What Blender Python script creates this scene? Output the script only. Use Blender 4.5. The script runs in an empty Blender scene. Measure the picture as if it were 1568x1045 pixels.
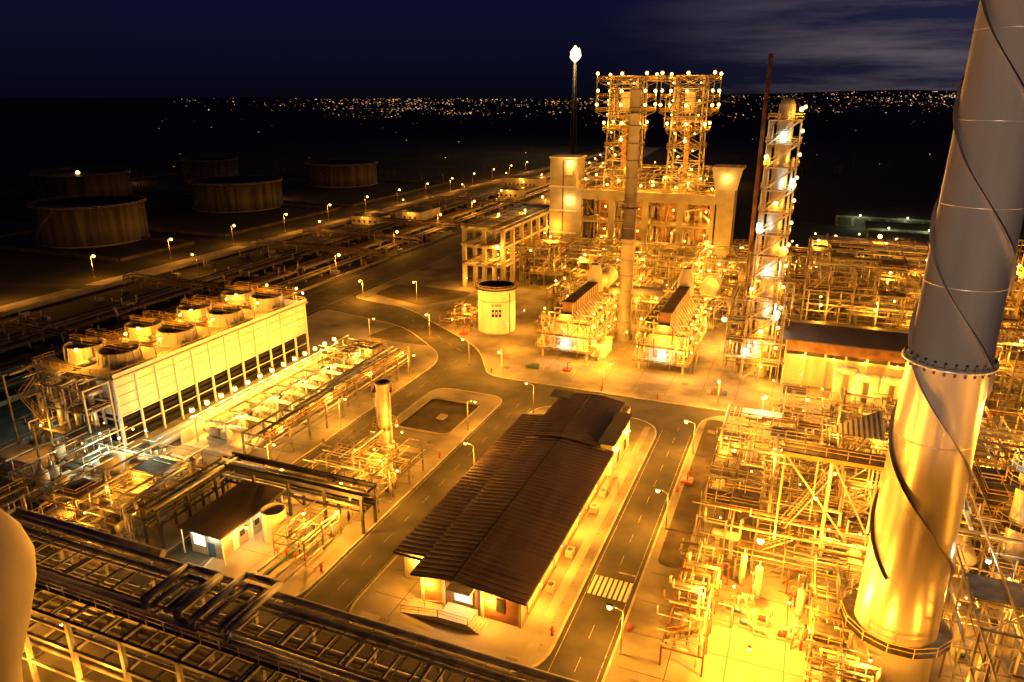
import bpy, math, random
from math import sin, cos, pi, radians
from mathutils import Vector
random.seed(7)
R = random.random
def U(a, b): return a + (b - a) * R()
SC = bpy.context.scene
COL = SC.collection

# ------------------------------------------------------------------ materials
MATS = {}
def mat(name, c1, c2=None, rough=.6, metal=0., scale=1.0, stretch=(1, 1, 1), bump=0., contrast=(.35, .65), detail=6):
    m = bpy.data.materials.new(name); m.use_nodes = True
    nt = m.node_tree; N = nt.nodes; L = nt.links
    b = N['Principled BSDF']
    b.inputs['Roughness'].default_value = rough; b.inputs['Metallic'].default_value = metal
    if c2 is None: c2 = tuple(x * .6 for x in c1)
    g = N.new('ShaderNodeNewGeometry'); mp = N.new('ShaderNodeMapping'); mp.inputs['Scale'].default_value = stretch
    n = N.new('ShaderNodeTexNoise'); n.inputs['Scale'].default_value = scale; n.inputs['Detail'].default_value = detail
    r = N.new('ShaderNodeValToRGB')
    r.color_ramp.elements[0].position = contrast[0]; r.color_ramp.elements[0].color = (*c2, 1)
    r.color_ramp.elements[1].position = contrast[1]; r.color_ramp.elements[1].color = (*c1, 1)
    L.new(g.outputs['Position'], mp.inputs['Vector']); L.new(mp.outputs[0], n.inputs['Vector'])
    L.new(n.outputs['Fac'], r.inputs[0]); L.new(r.outputs[0], b.inputs['Base Color'])
    if bump:
        bp = N.new('ShaderNodeBump'); bp.inputs['Strength'].default_value = bump; bp.inputs['Distance'].default_value = .05
        L.new(n.outputs['Fac'], bp.inputs['Height']); L.new(bp.outputs[0], b.inputs['Normal'])
    MATS[name] = m; return m
def emis(name, c, s, sample=False):
    m = bpy.data.materials.new(name); m.use_nodes = True
    nt = m.node_tree; nt.nodes.clear()
    e = nt.nodes.new('ShaderNodeEmission'); o = nt.nodes.new('ShaderNodeOutputMaterial')
    e.inputs[0].default_value = (*c, 1); e.inputs[1].default_value = s
    nt.links.new(e.outputs[0], o.inputs[0])
    if not sample: m.cycles.emission_sampling = 'NONE'
    MATS[name] = m; return m

mat('asphalt', (.072, .064, .055), (.036, .033, .029), .85, 0, .22, bump=.1)
mat('concrete', (.36, .33, .29), (.22, .20, .17), .85, 0, .25, bump=.1, contrast=(.3, .7))
mat('slab', (.31, .28, .235), (.11, .097, .08), .9, 0, .10, contrast=(.36, .62), bump=.1)
mat('soil', (.045, .035, .024), (.014, .014, .009), .95, 0, .03, contrast=(.35, .7), bump=.2)
mat('darksoil', (.09, .07, .05), (.04, .03, .022), .95, 0, .3, bump=.3)
mat('kerb', (.5, .48, .42), (.3, .28, .25), .8, 0, .6)
mat('paint', (.42, .40, .35), (.12, .11, .1), .7, 0, 1.5, contrast=(.35, .6))
mat('steel', (.25, .22, .19), (.12, .10, .085), .55, .2, .8)
mat('grey', (.46, .43, .38), (.27, .25, .22), .5, .1, .5)
mat('rust', (.24, .12, .06), (.10, .05, .03), .7, .1, .5)
mat('dark', (.06, .055, .05), (.03, .028, .025), .6, .1, .6)
mat('black', (.012, .011, .010), (.006, .006, .006), .7, 0, .6)
mat('alu', (.62, .59, .55), (.38, .36, .33), .36, .5, .7)
mat('cream', (.60, .57, .49), (.40, .37, .31), .6, 0, .35, stretch=(1, 1, .25))
mat('white', (.78, .78, .75), (.6, .6, .56), .5, 0, .5, stretch=(1, 1, .3))
mat('yellowp', (.58, .43, .10), (.4, .28, .06), .5, 0, .6)
mat('green', (.05, .16, .11), (.03, .09, .06), .5, 0, .6)
mat('blue', (.06, .14, .32), (.04, .08, .2), .5, 0, .6)
mat('redp', (.5, .04, .02), (.3, .03, .02), .5, 0, .6)
mat('brick', (.34, .17, .09), (.24, .11, .06), .8, 0, .8)
mat('tankwall', (.11, .095, .085), (.028, .022, .02), .7, 0, .35, stretch=(1, 1, .06), contrast=(.38, .6))
mat('roofdark', (.06, .045, .042), (.035, .027, .026), .5, 0, .3)
mat('glass', (.03, .035, .04), (.02, .02, .025), .1, 0, 1)
mat('grate', (.19, .165, .14), (.09, .078, .065), .7, .2, .9)
mat('leaf', (.05, .08, .03), (.02, .035, .015), .8, 0, .6)
mat('rackgrey', (.38, .38, .40), (.2, .2, .21), .5, .2, .7)
mat('panel', (.56, .53, .47), (.34, .31, .27), .75, 0, .22, stretch=(1, 1, .25), contrast=(.3, .7))
mat('roof', (.17, .115, .12), (.115, .078, .082), .65, 0, .15, stretch=(3, .4, 1))
mat('roof2', (.085, .06, .055), (.05, .04, .035), .6, 0, .3)
m = mat('stack', (.62, .58, .53), (.44, .40, .37), .34, .5, .25, stretch=(1, 1, .12))
mat('strake', (.24, .20, .18), (.16, .13, .12), .55, .3, .5)
SOD = (1, .365, .026)
COOL = (.75, 1, .68)
emis('bulb', (1, .58, .13), 9)
emis('bulbw', (.85, 1, .85), 8)
emis('window', (1, .93, .6), 2.2)
emis('flame', (1, .62, .22), 6)
emis('city_o', (1, .40, .08), 2.2)
emis('city_w', (1, .85, .6), 1.6)
emis('city_d', (1, .34, .07), .7)

# ------------------------------------------------------------------ mesh builder
class B:
    def __init__(s, name):
        s.n = name; s.v = []; s.f = []; s.m = []; s.ml = []; s.lights = []; s.sm = []
    def mi(s, k):
        if k not in s.ml: s.ml.append(k)
        return s.ml.index(k)
    def face(s, idx, k, sm=False):
        s.f.append(idx); s.m.append(s.mi(k)); s.sm.append(sm)
    def box(s, x0, x1, y0, y1, z0, z1, k='steel', top=None):
        if x1 < x0: x0, x1 = x1, x0
        if y1 < y0: y0, y1 = y1, y0
        o = len(s.v)
        s.v += [(x0, y0, z0), (x1, y0, z0), (x1, y1, z0), (x0, y1, z0), (x0, y0, z1), (x1, y0, z1), (x1, y1, z1), (x0, y1, z1)]
        for i, q in enumerate([(0, 3, 2, 1), (4, 5, 6, 7), (0, 1, 5, 4), (1, 2, 6, 5), (2, 3, 7, 6), (3, 0, 4, 7)]):
            s.face([o + a for a in q], top if (top and i == 1) else k)
    def beam(s, p, q, w=.2, k='steel', h=None):
        p = Vector(p); q = Vector(q); d = q - p
        if d.length < 1e-4: return
        d.normalize(); up = Vector((0, 0, 1)) if abs(d.z) < .95 else Vector((0, 1, 0))
        a = d.cross(up).normalized() * (w / 2); b = a.cross(d).normalized() * ((h or w) / 2)
        o = len(s.v)
        for c in (p, q):
            for u, v in ((-1, -1), (1, -1), (1, 1), (-1, 1)): s.v.append(tuple(c + a * u + b * v))
        for f in [(0, 3, 2, 1), (4, 5, 6, 7), (0, 1, 5, 4), (1, 2, 6, 5), (2, 3, 7, 6), (3, 0, 4, 7)]: s.face([o + i for i in f], k)
    def cyl(s, p, q, r, k='alu', n=8, r2=None, caps=True, dome=False):
        if r2 is None: r2 = r
        p = Vector(p); q = Vector(q); d = (q - p)
        if d.length < 1e-4: return
        d.normalize(); up = Vector((0, 0, 1)) if abs(d.z) < .95 else Vector((0, 1, 0))
        a = d.cross(up).normalized(); b = a.cross(d).normalized()
        rings = [(p, r), (q, r2)]
        if dome: rings = [(p - d * r * .45, r * .35), (p - d * r * .28, r * .75)] + rings + [(q + d * r2 * .28, r2 * .75), (q + d * r2 * .45, r2 * .35)]
        o = len(s.v)
        for c, rr in rings:
            for i in range(n):
                t = 2 * pi * i / n; s.v.append(tuple(c + a * cos(t) * rr + b * sin(t) * rr))
        for j in range(len(rings) - 1):
            for i in range(n):
                s.face([o + j * n + i, o + j * n + (i + 1) % n, o + (j + 1) * n + (i + 1) % n, o + (j + 1) * n + i], k, True)
        if caps:
            s.face([o + i for i in range(n)][::-1], k); s.face([o + (len(rings) - 1) * n + i for i in range(n)], k)
    def lathe(s, x, y, prof, k, n=32):
        o = len(s.v)
        for z, r in prof:
            for i in range(n):
                t = 2 * pi * i / n; s.v.append((x + cos(t) * r, y + sin(t) * r, z))
        for j in range(len(prof) - 1):
            kk = k if isinstance(k, str) else k[j]
            for i in range(n):
                s.face([o + j * n + i, o + j * n + (i + 1) % n, o + (j + 1) * n + (i + 1) % n, o + (j + 1) * n + i], kk, True)
    def path(s, pts, r, k='alu', n=8):
        for a, b in zip(pts[:-1], pts[1:]): s.cyl(a, b, r, k, n)
        for a in pts[1:-1]: s.ball(a, r * 1.02, k)
    def ball(s, c, r, k):
        o = len(s.v); n = 8; x, y, z = c
        for j in range(1, 4):
            for i in range(n):
                t = 2 * pi * i / n; ph = pi * j / 4
                s.v.append((x + r * sin(ph) * cos(t), y + r * sin(ph) * sin(t), z + r * cos(ph)))
        s.v += [(x, y, z + r), (x, y, z - r)]
        for i in range(n):
            i2 = (i + 1) % n
            s.face([o + i, o + n + i, o + n + i2, o + i2], k, True); s.face([o + n + i, o + 2 * n + i, o + 2 * n + i2, o + n + i2], k, True)
            s.face([o + 3 * n, o + i, o + i2], k, True); s.face([o + 3 * n + 1, o + 2 * n + i2, o + 2 * n + i], k, True)
    def poly(s, pts, z, k):
        o = len(s.v); s.v += [(p[0], p[1], z) for p in pts]; s.face([o + i for i in range(len(pts))], k)
    def quad(s, a, b, c, d, k):
        o = len(s.v); s.v += [a, b, c, d]; s.face([o, o + 1, o + 2, o + 3], k)
    def rail(s, p, q, h=1.1, k='yellowp', w=.07):
        p = Vector(p); q = Vector(q); L = (q - p).length; n = max(1, int(L / 2.2))
        for i in range(n + 1):
            c = p.lerp(q, i / n); s.beam(c, c + Vector((0, 0, h)), w, k)
        for hh in (h, h * .55): s.beam(p + Vector((0, 0, hh)), q + Vector((0, 0, hh)), w, k)
    def railrect(s, x0, x1, y0, y1, z, k='yellowp', w=.07):
        s.rail((x0, y0, z), (x1, y0, z), 1.1, k, w); s.rail((x1, y0, z), (x1, y1, z), 1.1, k, w)
        s.rail((x1, y1, z), (x0, y1, z), 1.1, k, w); s.rail((x0, y1, z), (x0, y0, z), 1.1, k, w)
    def stair(s, p, q, w=.9, k='grey'):
        p = Vector(p); q = Vector(q); d = q - p; h = Vector((d.x, d.y, 0)).normalized(); a = Vector((-h.y, h.x, 0)) * w / 2
        for e in (a, -a):
            s.beam(p + e, q + e, .08, k, .25); s.beam(p + e + Vector((0, 0, 1)), q + e + Vector((0, 0, 1)), .06, 'yellowp')
        n = max(3, int(abs(d.z) / .3))
        for i in range(n):
            c = p.lerp(q, (i + .5) / n); s.beam(c + a, c - a, .22, 'grate', .04)
    def lamp(s, x, y, z, power=2500, col=SOD, bulb='bulb', r=.28, rad=.25):
        r *= .66
        s.ball((x, y, z), r, bulb); s.beam((x, y, z + r), (x, y, z + r + .12), r * 1.6, 'grey')
        s.lights.append((x, y, z - r - rad - .05, power * GAIN, col, rad))
    def build(s):
        me = bpy.data.meshes.new(s.n); me.from_pydata(s.v, [], s.f)
        for k in s.ml: me.materials.append(MATS[k])
        me.polygons.foreach_set('material_index', s.m); me.polygons.foreach_set('use_smooth', s.sm)
        me.update(); ob = bpy.data.objects.new(s.n, me); COL.objects.link(ob)
        for i, (x, y, z, p, c, rad) in enumerate(s.lights): plight(ob, x, y, z, p, c, rad)
        return ob
NL = [0]
GAIN = 5.2
def plight(parent, x, y, z, p, c, rad=.25):
    l = bpy.data.lights.new('lamp_light', 'POINT'); l.energy = p; l.color = c; l.shadow_soft_size = rad
    o = bpy.data.objects.new('lamp_light_%d' % NL[0], l); NL[0] += 1; COL.objects.link(o); o.location = (x, y, z); o.parent = parent
    l.cycles.use_multiple_importance_sampling = False

# ------------------------------------------------------------------ ground
g = B('ground'); g.quad((-14000, -3000, -.03), (14000, -3000, -.03), (14000, 16000, -.03), (-14000, 16000, -.03), 'soil'); g.build()
g = B('plant_road')
g.quad((-146, -20, 0), (110, -20, 0), (110, 300, 0), (-146, 300, 0), 'asphalt')
g.quad((-146, 300, 0), (-129, 300, 0), (-170, 900, 0), (-192, 900, 0), 'concrete')
g.quad((-222, -50, 0), (-212, -50, 0), (-204, 1000, 0), (-214, 1000, 0), 'concrete')
g.quad((-420, 236, .004), (-214, 236, .004), (-214, 244, .004), (-420, 244, .004), 'asphalt')
g.quad((-520, 395, .004), (-214, 340, .004), (-214, 347, .004), (-520, 402, .004), 'asphalt')
g.quad((-330, 130, .004), (-214, 160, .004), (-214, 166, .004), (-330, 137, .004), 'asphalt')
g.build()

def rounded(pts, rad):
    out = []; n = len(pts)
    for i in range(n):
        p = Vector(pts[i][:2]); a = Vector(pts[i - 1][:2]); b = Vector(pts[(i + 1) % n][:2])
        r = pts[i][2] if len(pts[i]) > 2 else rad
        da = (a - p); db = (b - p); r = min(r, da.length * .45, db.length * .45); da.normalize(); db.normalize()
        s0 = p + da * r; e0 = p + db * r
        for k in range(9):
            t = k / 8; out.append(tuple(s0 * (1 - t) ** 2 + p * 2 * t * (1 - t) + e0 * t * t))
    return out
def lot(name, pts, rad=6, k='slab', z=.13):
    b = B(name); P = rounded(pts, rad); b.poly(P, z, k)
    n = len(P)
    for i in range(n):
        a, c = P[i], P[(i + 1) % n]; b.beam((a[0], a[1], .08), (c[0], c[1], .08), .28, 'kerb', .18)
    return b.build()
lot('control_building_pavement', [(-46.3, 57.5), (-20.9, 58.5), (-20.9, 129, 7), (-46.3, 129, 7)], 6)
lot('process_area_pavement', [(-14.2, -15), (100, -15), (100, 137), (-14.2, 137, 8)], 3)
lot('central_yard_pavement', [(-69.5, 57), (-53.3, 57), (-53.3, 129, 4), (-69.5, 129, 4)], 7)
lot('cooling_tower_yard_pavement', [(-128, -15), (-76.5, -15, 2), (-76.5, 146, 8), (-98, 164, 8), (-128, 170, 3)], 3)
lot('coker_yard_pavement', [(-62, 139, 4), (100, 139, 2), (100, 298, 2), (-128, 298, 2), (-128, 184, 4), (-106, 180, 6), (-72, 156, 8)], 3)
b = B('grass_verge')
for P in ([(-103, 152), (-84, 152), (-84, 158), (-100, 165)], [(-124, 190), (-104, 184), (-96, 196), (-96, 204), (-124, 204)], [(-13, 84), (-9.6, 84), (-9.6, 134), (-13, 134)]):
    b.poly(rounded(P, 2.5), .136, 'darksoil')
b.build()
b = B('pavement_joint')
def joints(x0, x1, y0, y1, st=6):
    x = x0 + st
    while x < x1 - 1: b.quad((x - .05, y0 + 1, .134), (x + .05, y0 + 1, .134), (x + .05, y1 - 1, .134), (x - .05, y1 - 1, .134), 'dark'); x += st
    y = y0 + st
    while y < y1 - 1: b.quad((x0 + 1, y - .05, .139), (x1 - 1, y - .05, .139), (x1 - 1, y + .05, .139), (x0 + 1, y + .05, .139), 'dark'); y += st
joints(-14.2, 40, 40, 84); joints(-69, -54, 60, 104); joints(-58, 60, 141, 190, 7); joints(-110, -77, 60, 140, 7); joints(-46, -39, 60, 128, 5); joints(-24, -21, 60, 128, 4)
b.build()
b = B('road_marking')
def dash(x0, y0, x1, y1, w=.10, on=2.4, off=3.2, z=.006):
    p = Vector((x0, y0, z)); q = Vector((x1, y1, z)); L = (q - p).length; d = (q - p) / L; nn = Vector((-d.y, d.x, 0)) * w / 2
    t = 0
    while t < L:
        e = min(L, t + on); a = p + d * t; c = p + d * e
        b.quad(tuple(a - nn), tuple(c - nn), tuple(c + nn), tuple(a + nn), 'paint')
        t += on + off
dash(-17.5, 28, -17.5, 73, .08); dash(-17.5, 82, -17.5, 128, .08); dash(-49.8, 58, -49.8, 128, .06); dash(-73, 60, -73, 150, .06)
for xx in (-20.2, -14.9, -52.8, -46.8, -76, -70): dash(xx, 60, xx, 126, .09, 200, 1)
dash(-75, 152, -104, 174, .1); dash(-104, 174, -128, 178, .1)
dash(-136, 60, -136, 300, .14, 3, 5); dash(-130.2, 60, -130.2, 300, .16, 999, 1); dash(-143, 60, -143, 300, .16, 999, 1)
for i in range(8): b.quad((-20 + i * .66, 75, .008), (-19.6 + i * .66, 75, .008), (-19.6 + i * .66, 79, .008), (-20 + i * .66, 79, .008), 'white')
dash(-17.3, 80.6, -15, 80.6, .3, 9, 1)
b.build()

# ------------------------------------------------------------------ generic steelwork
PK = ['alu', 'alu', 'grey', 'steel', 'cream', 'rust', 'alu', 'steel']
def rack(b, x0, x1, y0, y1, levels, axis='x', bay=6, pr=(.1, .3), pk=PK, dens=.75, k='steel', w=.3, brace=.3, rails=False):
    L0, L1 = (x0, x1) if axis == 'x' else (y0, y1)
    T0, T1 = (y0, y1) if axis == 'x' else (x0, x1)
    def P(l, t, z): return (l, t, z) if axis == 'x' else (t, l, z)
    n = max(1, round((L1 - L0) / bay)); H = levels[-1]
    ls = [L0 + (L1 - L0) * i / n for i in range(n + 1)]
    for l in ls:
        for t in (T0, T1): b.beam(P(l, t, 0), P(l, t, H + .15), w, k)
        for z in levels: b.beam(P(l, T0, z), P(l, T1, z), w * .8, k)
    for z in levels:
        for t in (T0, T1): b.beam(P(L0, t, z - .02), P(L1, t, z - .02), w * .8, k)
        t = T0 + .4
        while t < T1 - .3:
            r = U(*pr)
            if R() < dens:
                a = L0 - U(0, 1) if R() < .7 else U(L0, L0 + (L1 - L0) * .5); e = L1 + U(0, 1) if R() < .7 else U(a + 3, L1)
                kk = random.choice(pk)
                b.cyl(P(a, t + r, z + r + w * .4), P(e, t + r, z + r + w * .4), r, kk, 8)
                if R() < .35:
                    l = U(a, e); b.cyl(P(l, t + r, z + r + w * .4), P(l, t + r, max(0, z - U(2, 5))), r * .8, kk, 6)
            t += 2 * r + U(.12, .5)
    for i in range(n):
        if R() < brace:
            for t in (T0, T1):
                zb = 0; zt = levels[0]
                b.beam(P(ls[i], t, zb), P(ls[i + 1], t, zt), w * .45, k)
                if R() < .5: b.beam(P(ls[i + 1], t, zb), P(ls[i], t, zt), w * .45, k)
    if rails:
        for t in (T0, T1): b.rail(P(L0, t, H + .2), P(L1, t, H + .2))

def pump(b, x, y, z=.15, k='blue'):
    b.box(x - .9, x + .9, y - .4, y + .4, z, z + .35, 'concrete')
    b.cyl((x - .8, y, z + .75), (x + .1, y, z + .75), .32, k, 10); b.cyl((x + .2, y, z + .75), (x + .7, y, z + .75), .42, 'grey', 10)
    b.cyl((x + .5, y, z + .8), (x + .5, y, z + 2.6), .13, 'alu', 6)
def platform_ring(b, x, y, z, r0, r1, k='grate', n=14, a0=0, a1=2 * pi):
    pts = [(cos(a0 + (a1 - a0) * i / n), sin(a0 + (a1 - a0) * i / n)) for i in range(n + 1)]
    for (c0, s0), (c1, s1) in zip(pts[:-1], pts[1:]):
        for zz, f in ((z, 1), (z - .12, -1)):
            q = [(x + c0 * r0, y + s0 * r0, zz), (x + c0 * r1, y + s0 * r1, zz), (x + c1 * r1, y + s1 * r1, zz), (x + c1 * r0, y + s1 * r0, zz)]
            b.quad(*q[::f], k)
        b.beam((x + c0 * r1, y + s0 * r1, z + 1.1), (x + c1 * r1, y + s1 * r1, z + 1.1), .08, 'yellowp')
        b.beam((x + c0 * r1, y + s0 * r1, z + .55), (x + c1 * r1, y + s1 * r1, z + .55), .06, 'yellowp')
        b.beam((x + c0 * r1, y + s0 * r1, z - .1), (x + c0 * r1, y + s0 * r1, z + 1.1), .07, 'yellowp')
def vessel(b, x, y, z0, h, r, k='alu'):
    b.cyl((x, y, z0 + r * .4), (x, y, z0 + h - r * .4), r, k, 16, dome=True); b.cyl((x, y, 0), (x, y, z0 + r), r * .8, 'concrete' if z0 < 1.5 else 'steel', 14)
    b.cyl((x, y, z0 + h), (x, y, z0 + h + .8), r * .2, 'alu', 6)
    zz = z0 + 3
    while zz < z0 + h - .5:
        a = U(0, 6); b.cyl((x, y, zz), (x + cos(a) * (r + .5), y + sin(a) * (r + .5), zz), .12, 'alu', 6); zz += U(1.5, 3)
    if h > 5: platform_ring(b, x, y, z0 + h - 1.2, r, r + .9)
def drum(b, x, y, z, L, r, axis='x', k='alu'):
    d = (L / 2, 0, 0) if axis == 'x' else (0, L / 2, 0)
    b.cyl((x - d[0], y - d[1], z), (x + d[0], y + d[1], z), r, k, 16, dome=True)
    for s in (-.6, .6): b.box(x + d[0] * s - .3, x + d[0] * s + .3, y + d[1] * s - .3, y + d[1] * s + .3, .1, z - r * .7, 'concrete')
    b.cyl((x, y, z), (x, y, z + r + .7), r * .25, k, 8)

def block(b, x0, x1, y0, y1, levels, bay=5, pipes=1.0, plat=.35, lights=.3, power=1800, k='steel', equip=.6, w=.28, bulbw=.05, r=.26, vert=1., rs=1.):
    nx = max(1, round((x1 - x0) / bay)); ny = max(1, round((y1 - y0) / bay)); H = levels[-1]
    xs = [x0 + (x1 - x0) * i / nx for i in range(nx + 1)]; ys = [y0 + (y1 - y0) * i / ny for i in range(ny + 1)]
    top = {}
    for i, x in enumerate(xs):
        for j, y in enumerate(ys):
            t = len(levels) if R() < .6 else random.randint(max(1, len(levels) - 2), len(levels)); top[i, j] = t
            b.beam((x, y, 0), (x, y, levels[t - 1] + .2), w, k)
    zs = [0] + list(levels)
    RS = [.07, .08, .1, .12, .16, .22, .3]
    for li, z in enumerate(levels):
        for i in range(nx + 1):
            for j in range(ny + 1):
                if i < nx and min(top[i, j], top[i + 1, j]) > li:
                    b.beam((xs[i], ys[j], z), (xs[i + 1], ys[j], z), w * .85, k)
                    if R() < .22: b.beam((xs[i], ys[j], zs[li]), (xs[i + 1], ys[j], z), w * .5, k)
                if j < ny and min(top[i, j], top[i, j + 1]) > li:
                    b.beam((xs[i], ys[j], z - .01), (xs[i], ys[j + 1], z - .01), w * .85, k)
                    if R() < .22: b.beam((xs[i], ys[j + 1], zs[li]), (xs[i], ys[j], z), w * .5, k)
                if i < nx and j < ny and min(top[i, j], top[i + 1, j], top[i, j + 1], top[i + 1, j + 1]) > li and R() < plat:
                    b.box(xs[i] + .1, xs[i + 1] - .1, ys[j] + .1, ys[j + 1] - .1, z + .16, z + .22, 'grate')
                    if R() < .75: b.railrect(xs[i] + .1, xs[i + 1] - .1, ys[j] + .1, ys[j + 1] - .1, z + .22)
        npx = int((y1 - y0) * .7 * pipes); npy = int((x1 - x0) * .7 * pipes)
        for _ in range(npx):
            y = U(y0, y1); a = U(x0 - 1, x1 - 3); e = min(x1 + 1, a + U(3, (x1 - x0) * .8)); rr = random.choice(RS) * rs; zz = z + rr + .15 + (.5 if R() < .3 else 0); kk = random.choice(PK)
            pts = [(a, y, zz), (e, y, zz)]
            if R() < .5: pts.append((e, y, max(.3, zz - U(1.5, 5))))
            if R() < .3: pts.insert(0, (a, y, zz + U(.5, 2)))
            b.path(pts, rr, kk, 7)
        for _ in range(npy):
            x = U(x0, x1); a = U(y0 - 1, y1 - 3); e = min(y1 + 1, a + U(3, (y1 - y0) * .8)); rr = random.choice(RS) * rs; zz = z + rr + .5; kk = random.choice(PK)
            pts = [(x, a, zz), (x, e, zz)]
            if R() < .5: pts.insert(0, (x, a, max(.3, zz - U(1.5, 5))))
            if R() < .3: pts += [(x + U(-3, 3), e, zz)]
            b.path(pts, rr, kk, 7)
    area = (x1 - x0) * (y1 - y0)
    for _ in range(int(area * .05 * vert)):
        x = U(x0, x1); y = U(y0, y1); rr = random.choice([.08, .1, .15, .2]) * rs; b.cyl((x, y, .2), (x, y, U(2, H + 1.5)), rr, random.choice(PK), 7)
    for _ in range(int(area * .012 * equip)):
        x = U(x0 + 1, x1 - 1); y = U(y0 + 1, y1 - 1); c = R()
        if c < .35: vessel(b, x, y, U(.8, 2), U(3, H * .9), U(.5, 1.1), random.choice(['alu', 'cream', 'grey', 'alu']))
        elif c < .65: drum(b, x, y, U(1.6, max(2, H * .6)), U(3, 6), U(.5, 1.1), random.choice('xy'), random.choice(['alu', 'grey', 'cream']))
        else: pump(b, x, y, .15, random.choice(['blue', 'green', 'grey', 'redp']))
    if lights > 0:
        for _ in range(int(area * .01 * lights) + 1):
            x = U(x0, x1); y = U(y0, y1); z = random.choice(levels) + U(1.6, 2.6)
            white = R() < bulbw
            b.lamp(x, y, z, power * U(.35, 1.6) * (.45 if white else 1), COOL if white else SOD, 'bulbw' if white else 'bulb', r)
        for _ in range(int(area * .008)):
            x = U(x0, x1); y = U(y0, y1); z = random.choice(levels) + U(1.6, 2.6); b.ball((x, y, z), r * .5, 'bulb')
    for _ in range(max(1, int(area / 150))):
        x = U(x0, x1 - 4); y = U(y0, y1); li = random.randint(0, len(levels) - 1); b.stair((x, y, zs[li]), (x + 3.6, y, zs[li + 1]))

# ------------------------------------------------------------------ control building
def control_building():
    b = B('control_building'); e = 4.7
    b.box(-38.5, -25.5, 66, 104, .13, e, 'cream'); b.box(-43, -38.5, 69, 113.5, .13, e - .25, 'cream'); b.box(-38.49, -25.8, 104, 122.5, .13, e + .6, 'cream')
    b.box(-26.6, -24.6, 104.6, 117, .13, e + 1.3, 'cream')
    b.box(-38.7, -25.3, 65.8, 104.2, .13, .7, 'brick')
    def gable(x0, xr, x1, y0, y1, ze, zr, k='roof'):
        b.quad((x0, y0, ze), (xr, y0, zr), (xr, y1, zr), (x0, y1, ze), k); b.quad((xr, y0, zr), (x1, y0, ze), (x1, y1, ze), (xr, y1, zr), k)
        t = .3
        b.quad((x0, y0, ze - t), (x0, y1, ze - t), (xr, y1, zr - t), (xr, y0, zr - t), 'dark'); b.quad((xr, y0, zr - t), (xr, y1, zr - t), (x1, y1, ze - t), (x1, y0, ze - t), 'dark')
        for yy in (y0, y1):
            b.quad((x0, yy, ze - t), (xr, yy, zr - t), (xr, yy, zr), (x0, yy, ze), 'dark'); b.quad((xr, yy, zr - t), (x1, yy, ze - t), (x1, yy, ze), (xr, yy, zr), 'dark')
        b.quad((x0, y0, ze - t), (x0, y0, ze), (x0, y1, ze), (x0, y1, ze - t), 'dark'); b.quad((x1, y0, ze - t), (x1, y1, ze - t), (x1, y1, ze), (x1, y0, ze), 'dark')
        b.beam((xr, y0, zr + .03), (xr, y1, zr + .03), .35, 'roofdark', .08)
    gable(-39.3, -33.5, -24.3, 64.2, 104.5, e + .3, e + 1.1)
    b.quad((-43.9, 67.9, e - .15), (-39.25, 67.9, e + .25), (-39.25, 114, e + .25), (-43.9, 114, e - .15), 'roof')
    b.box(-43.9, -43.8, 67.9, 114, e - .5, e - .15, 'dark'); b.box(-43.9, -39.3, 67.85, 67.95, e - .5, e - .14, 'dark')
    gable(-39.3, -33.5, -27, 104.6, 123.5, e + .9, e + 1.6)
    b.box(-27, -24.2, 104.3, 117.4, e + 1.3, e + 1.55, 'roofdark')
    b.box(-36, -31, 121, 125, .13, e + .3, 'cream'); b.box(-41, -30.5, 120.5, 124.3, e + 1.0, e + 1.2, 'roofdark')
    y = 64.8
    while y < 104.3:
        b.beam((-39.3, y, e + .32), (-33.5, y, e + 1.12), .12, 'roof', .1); b.beam((-33.5, y, e + 1.12), (-24.3, y, e + .32), .12, 'roof', .1); y += 1.0
    while y < 123:
        b.beam((-39.3, y + .3, e + .92), (-33.5, y + .3, e + 1.62), .12, 'roof', .1); b.beam((-33.5, y + .3, e + 1.62), (-27, y + .3, e + .92), .12, 'roof', .1); y += 1.0
    y = 68.4
    while y < 114: b.beam((-43.9, y, e - .13), (-39.3, y, e + .27), .12, 'roof', .1); y += 1.0
    b.box(-38.4, -34.6, 65.78, 65.97, .7, e - .2, 'brick'); b.box(-31.4, -25.6, 65.78, 65.97, .7, e - .2, 'brick')
    b.box(-34.2, -31.8, 65.80, 65.95, 1.4, 3.6, 'white'); b.box(-34.0, -33.1, 65.74, 65.79, 1.6, 3.4, 'window'); b.box(-32.9, -32.0, 65.74, 65.79, 1.6, 3.4, 'window')
    b.box(-28.6, -27.6, 65.7, 65.77, 1.6, 3.4, 'glass')
    b.box(-34.6, -31.4, 64.4, 65.9, 3.75, 3.95, 'white')
    for x in (-38.5, -35.6, -30.4, -25.5): b.box(x - .18, x + .18, 65.6, 65.77, .13, e, 'cream')
    b.box(-35, -31, 62.8, 65.75, .13, 1.0, 'concrete'); 
    for i in range(5): b.box(-31 + i * .35, -30.65 + i * .35, 62.8, 65, .13, 1.0 - .17 * (i + 1) + .01, 'concrete')
    b.quad((-35, 62.8, 1.0), (-35, 64.3, 1.0), (-40, 64.3, .15), (-40, 62.8, .15), 'concrete'); b.quad((-35, 62.8, .13), (-35, 62.8, 1), (-40, 62.8, .15), (-40, 62.8, .13), 'concrete')
    b.rail((-35, 62.85, 1), (-31, 62.85, 1), 1, 'grey'); b.rail((-35, 62.85, 1), (-40, 62.85, .15), 1, 'grey'); b.rail((-35, 64.3, 1), (-40, 64.3, .15), 1, 'grey')
    for i, y in enumerate(range(68, 103, 5)):
        b.box(-25.5, -25.3, y - .2, y + .2, .13, e, 'cream')
        if i % 2 == 0: b.box(-25.5, -25.42, y + 1.6, y + 2.9, .15, 2.4, 'grey')
        else: b.box(-25.5, -25.42, y + 1.2, y + 3.4, 2.2, 3.2, 'glass')
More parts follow.
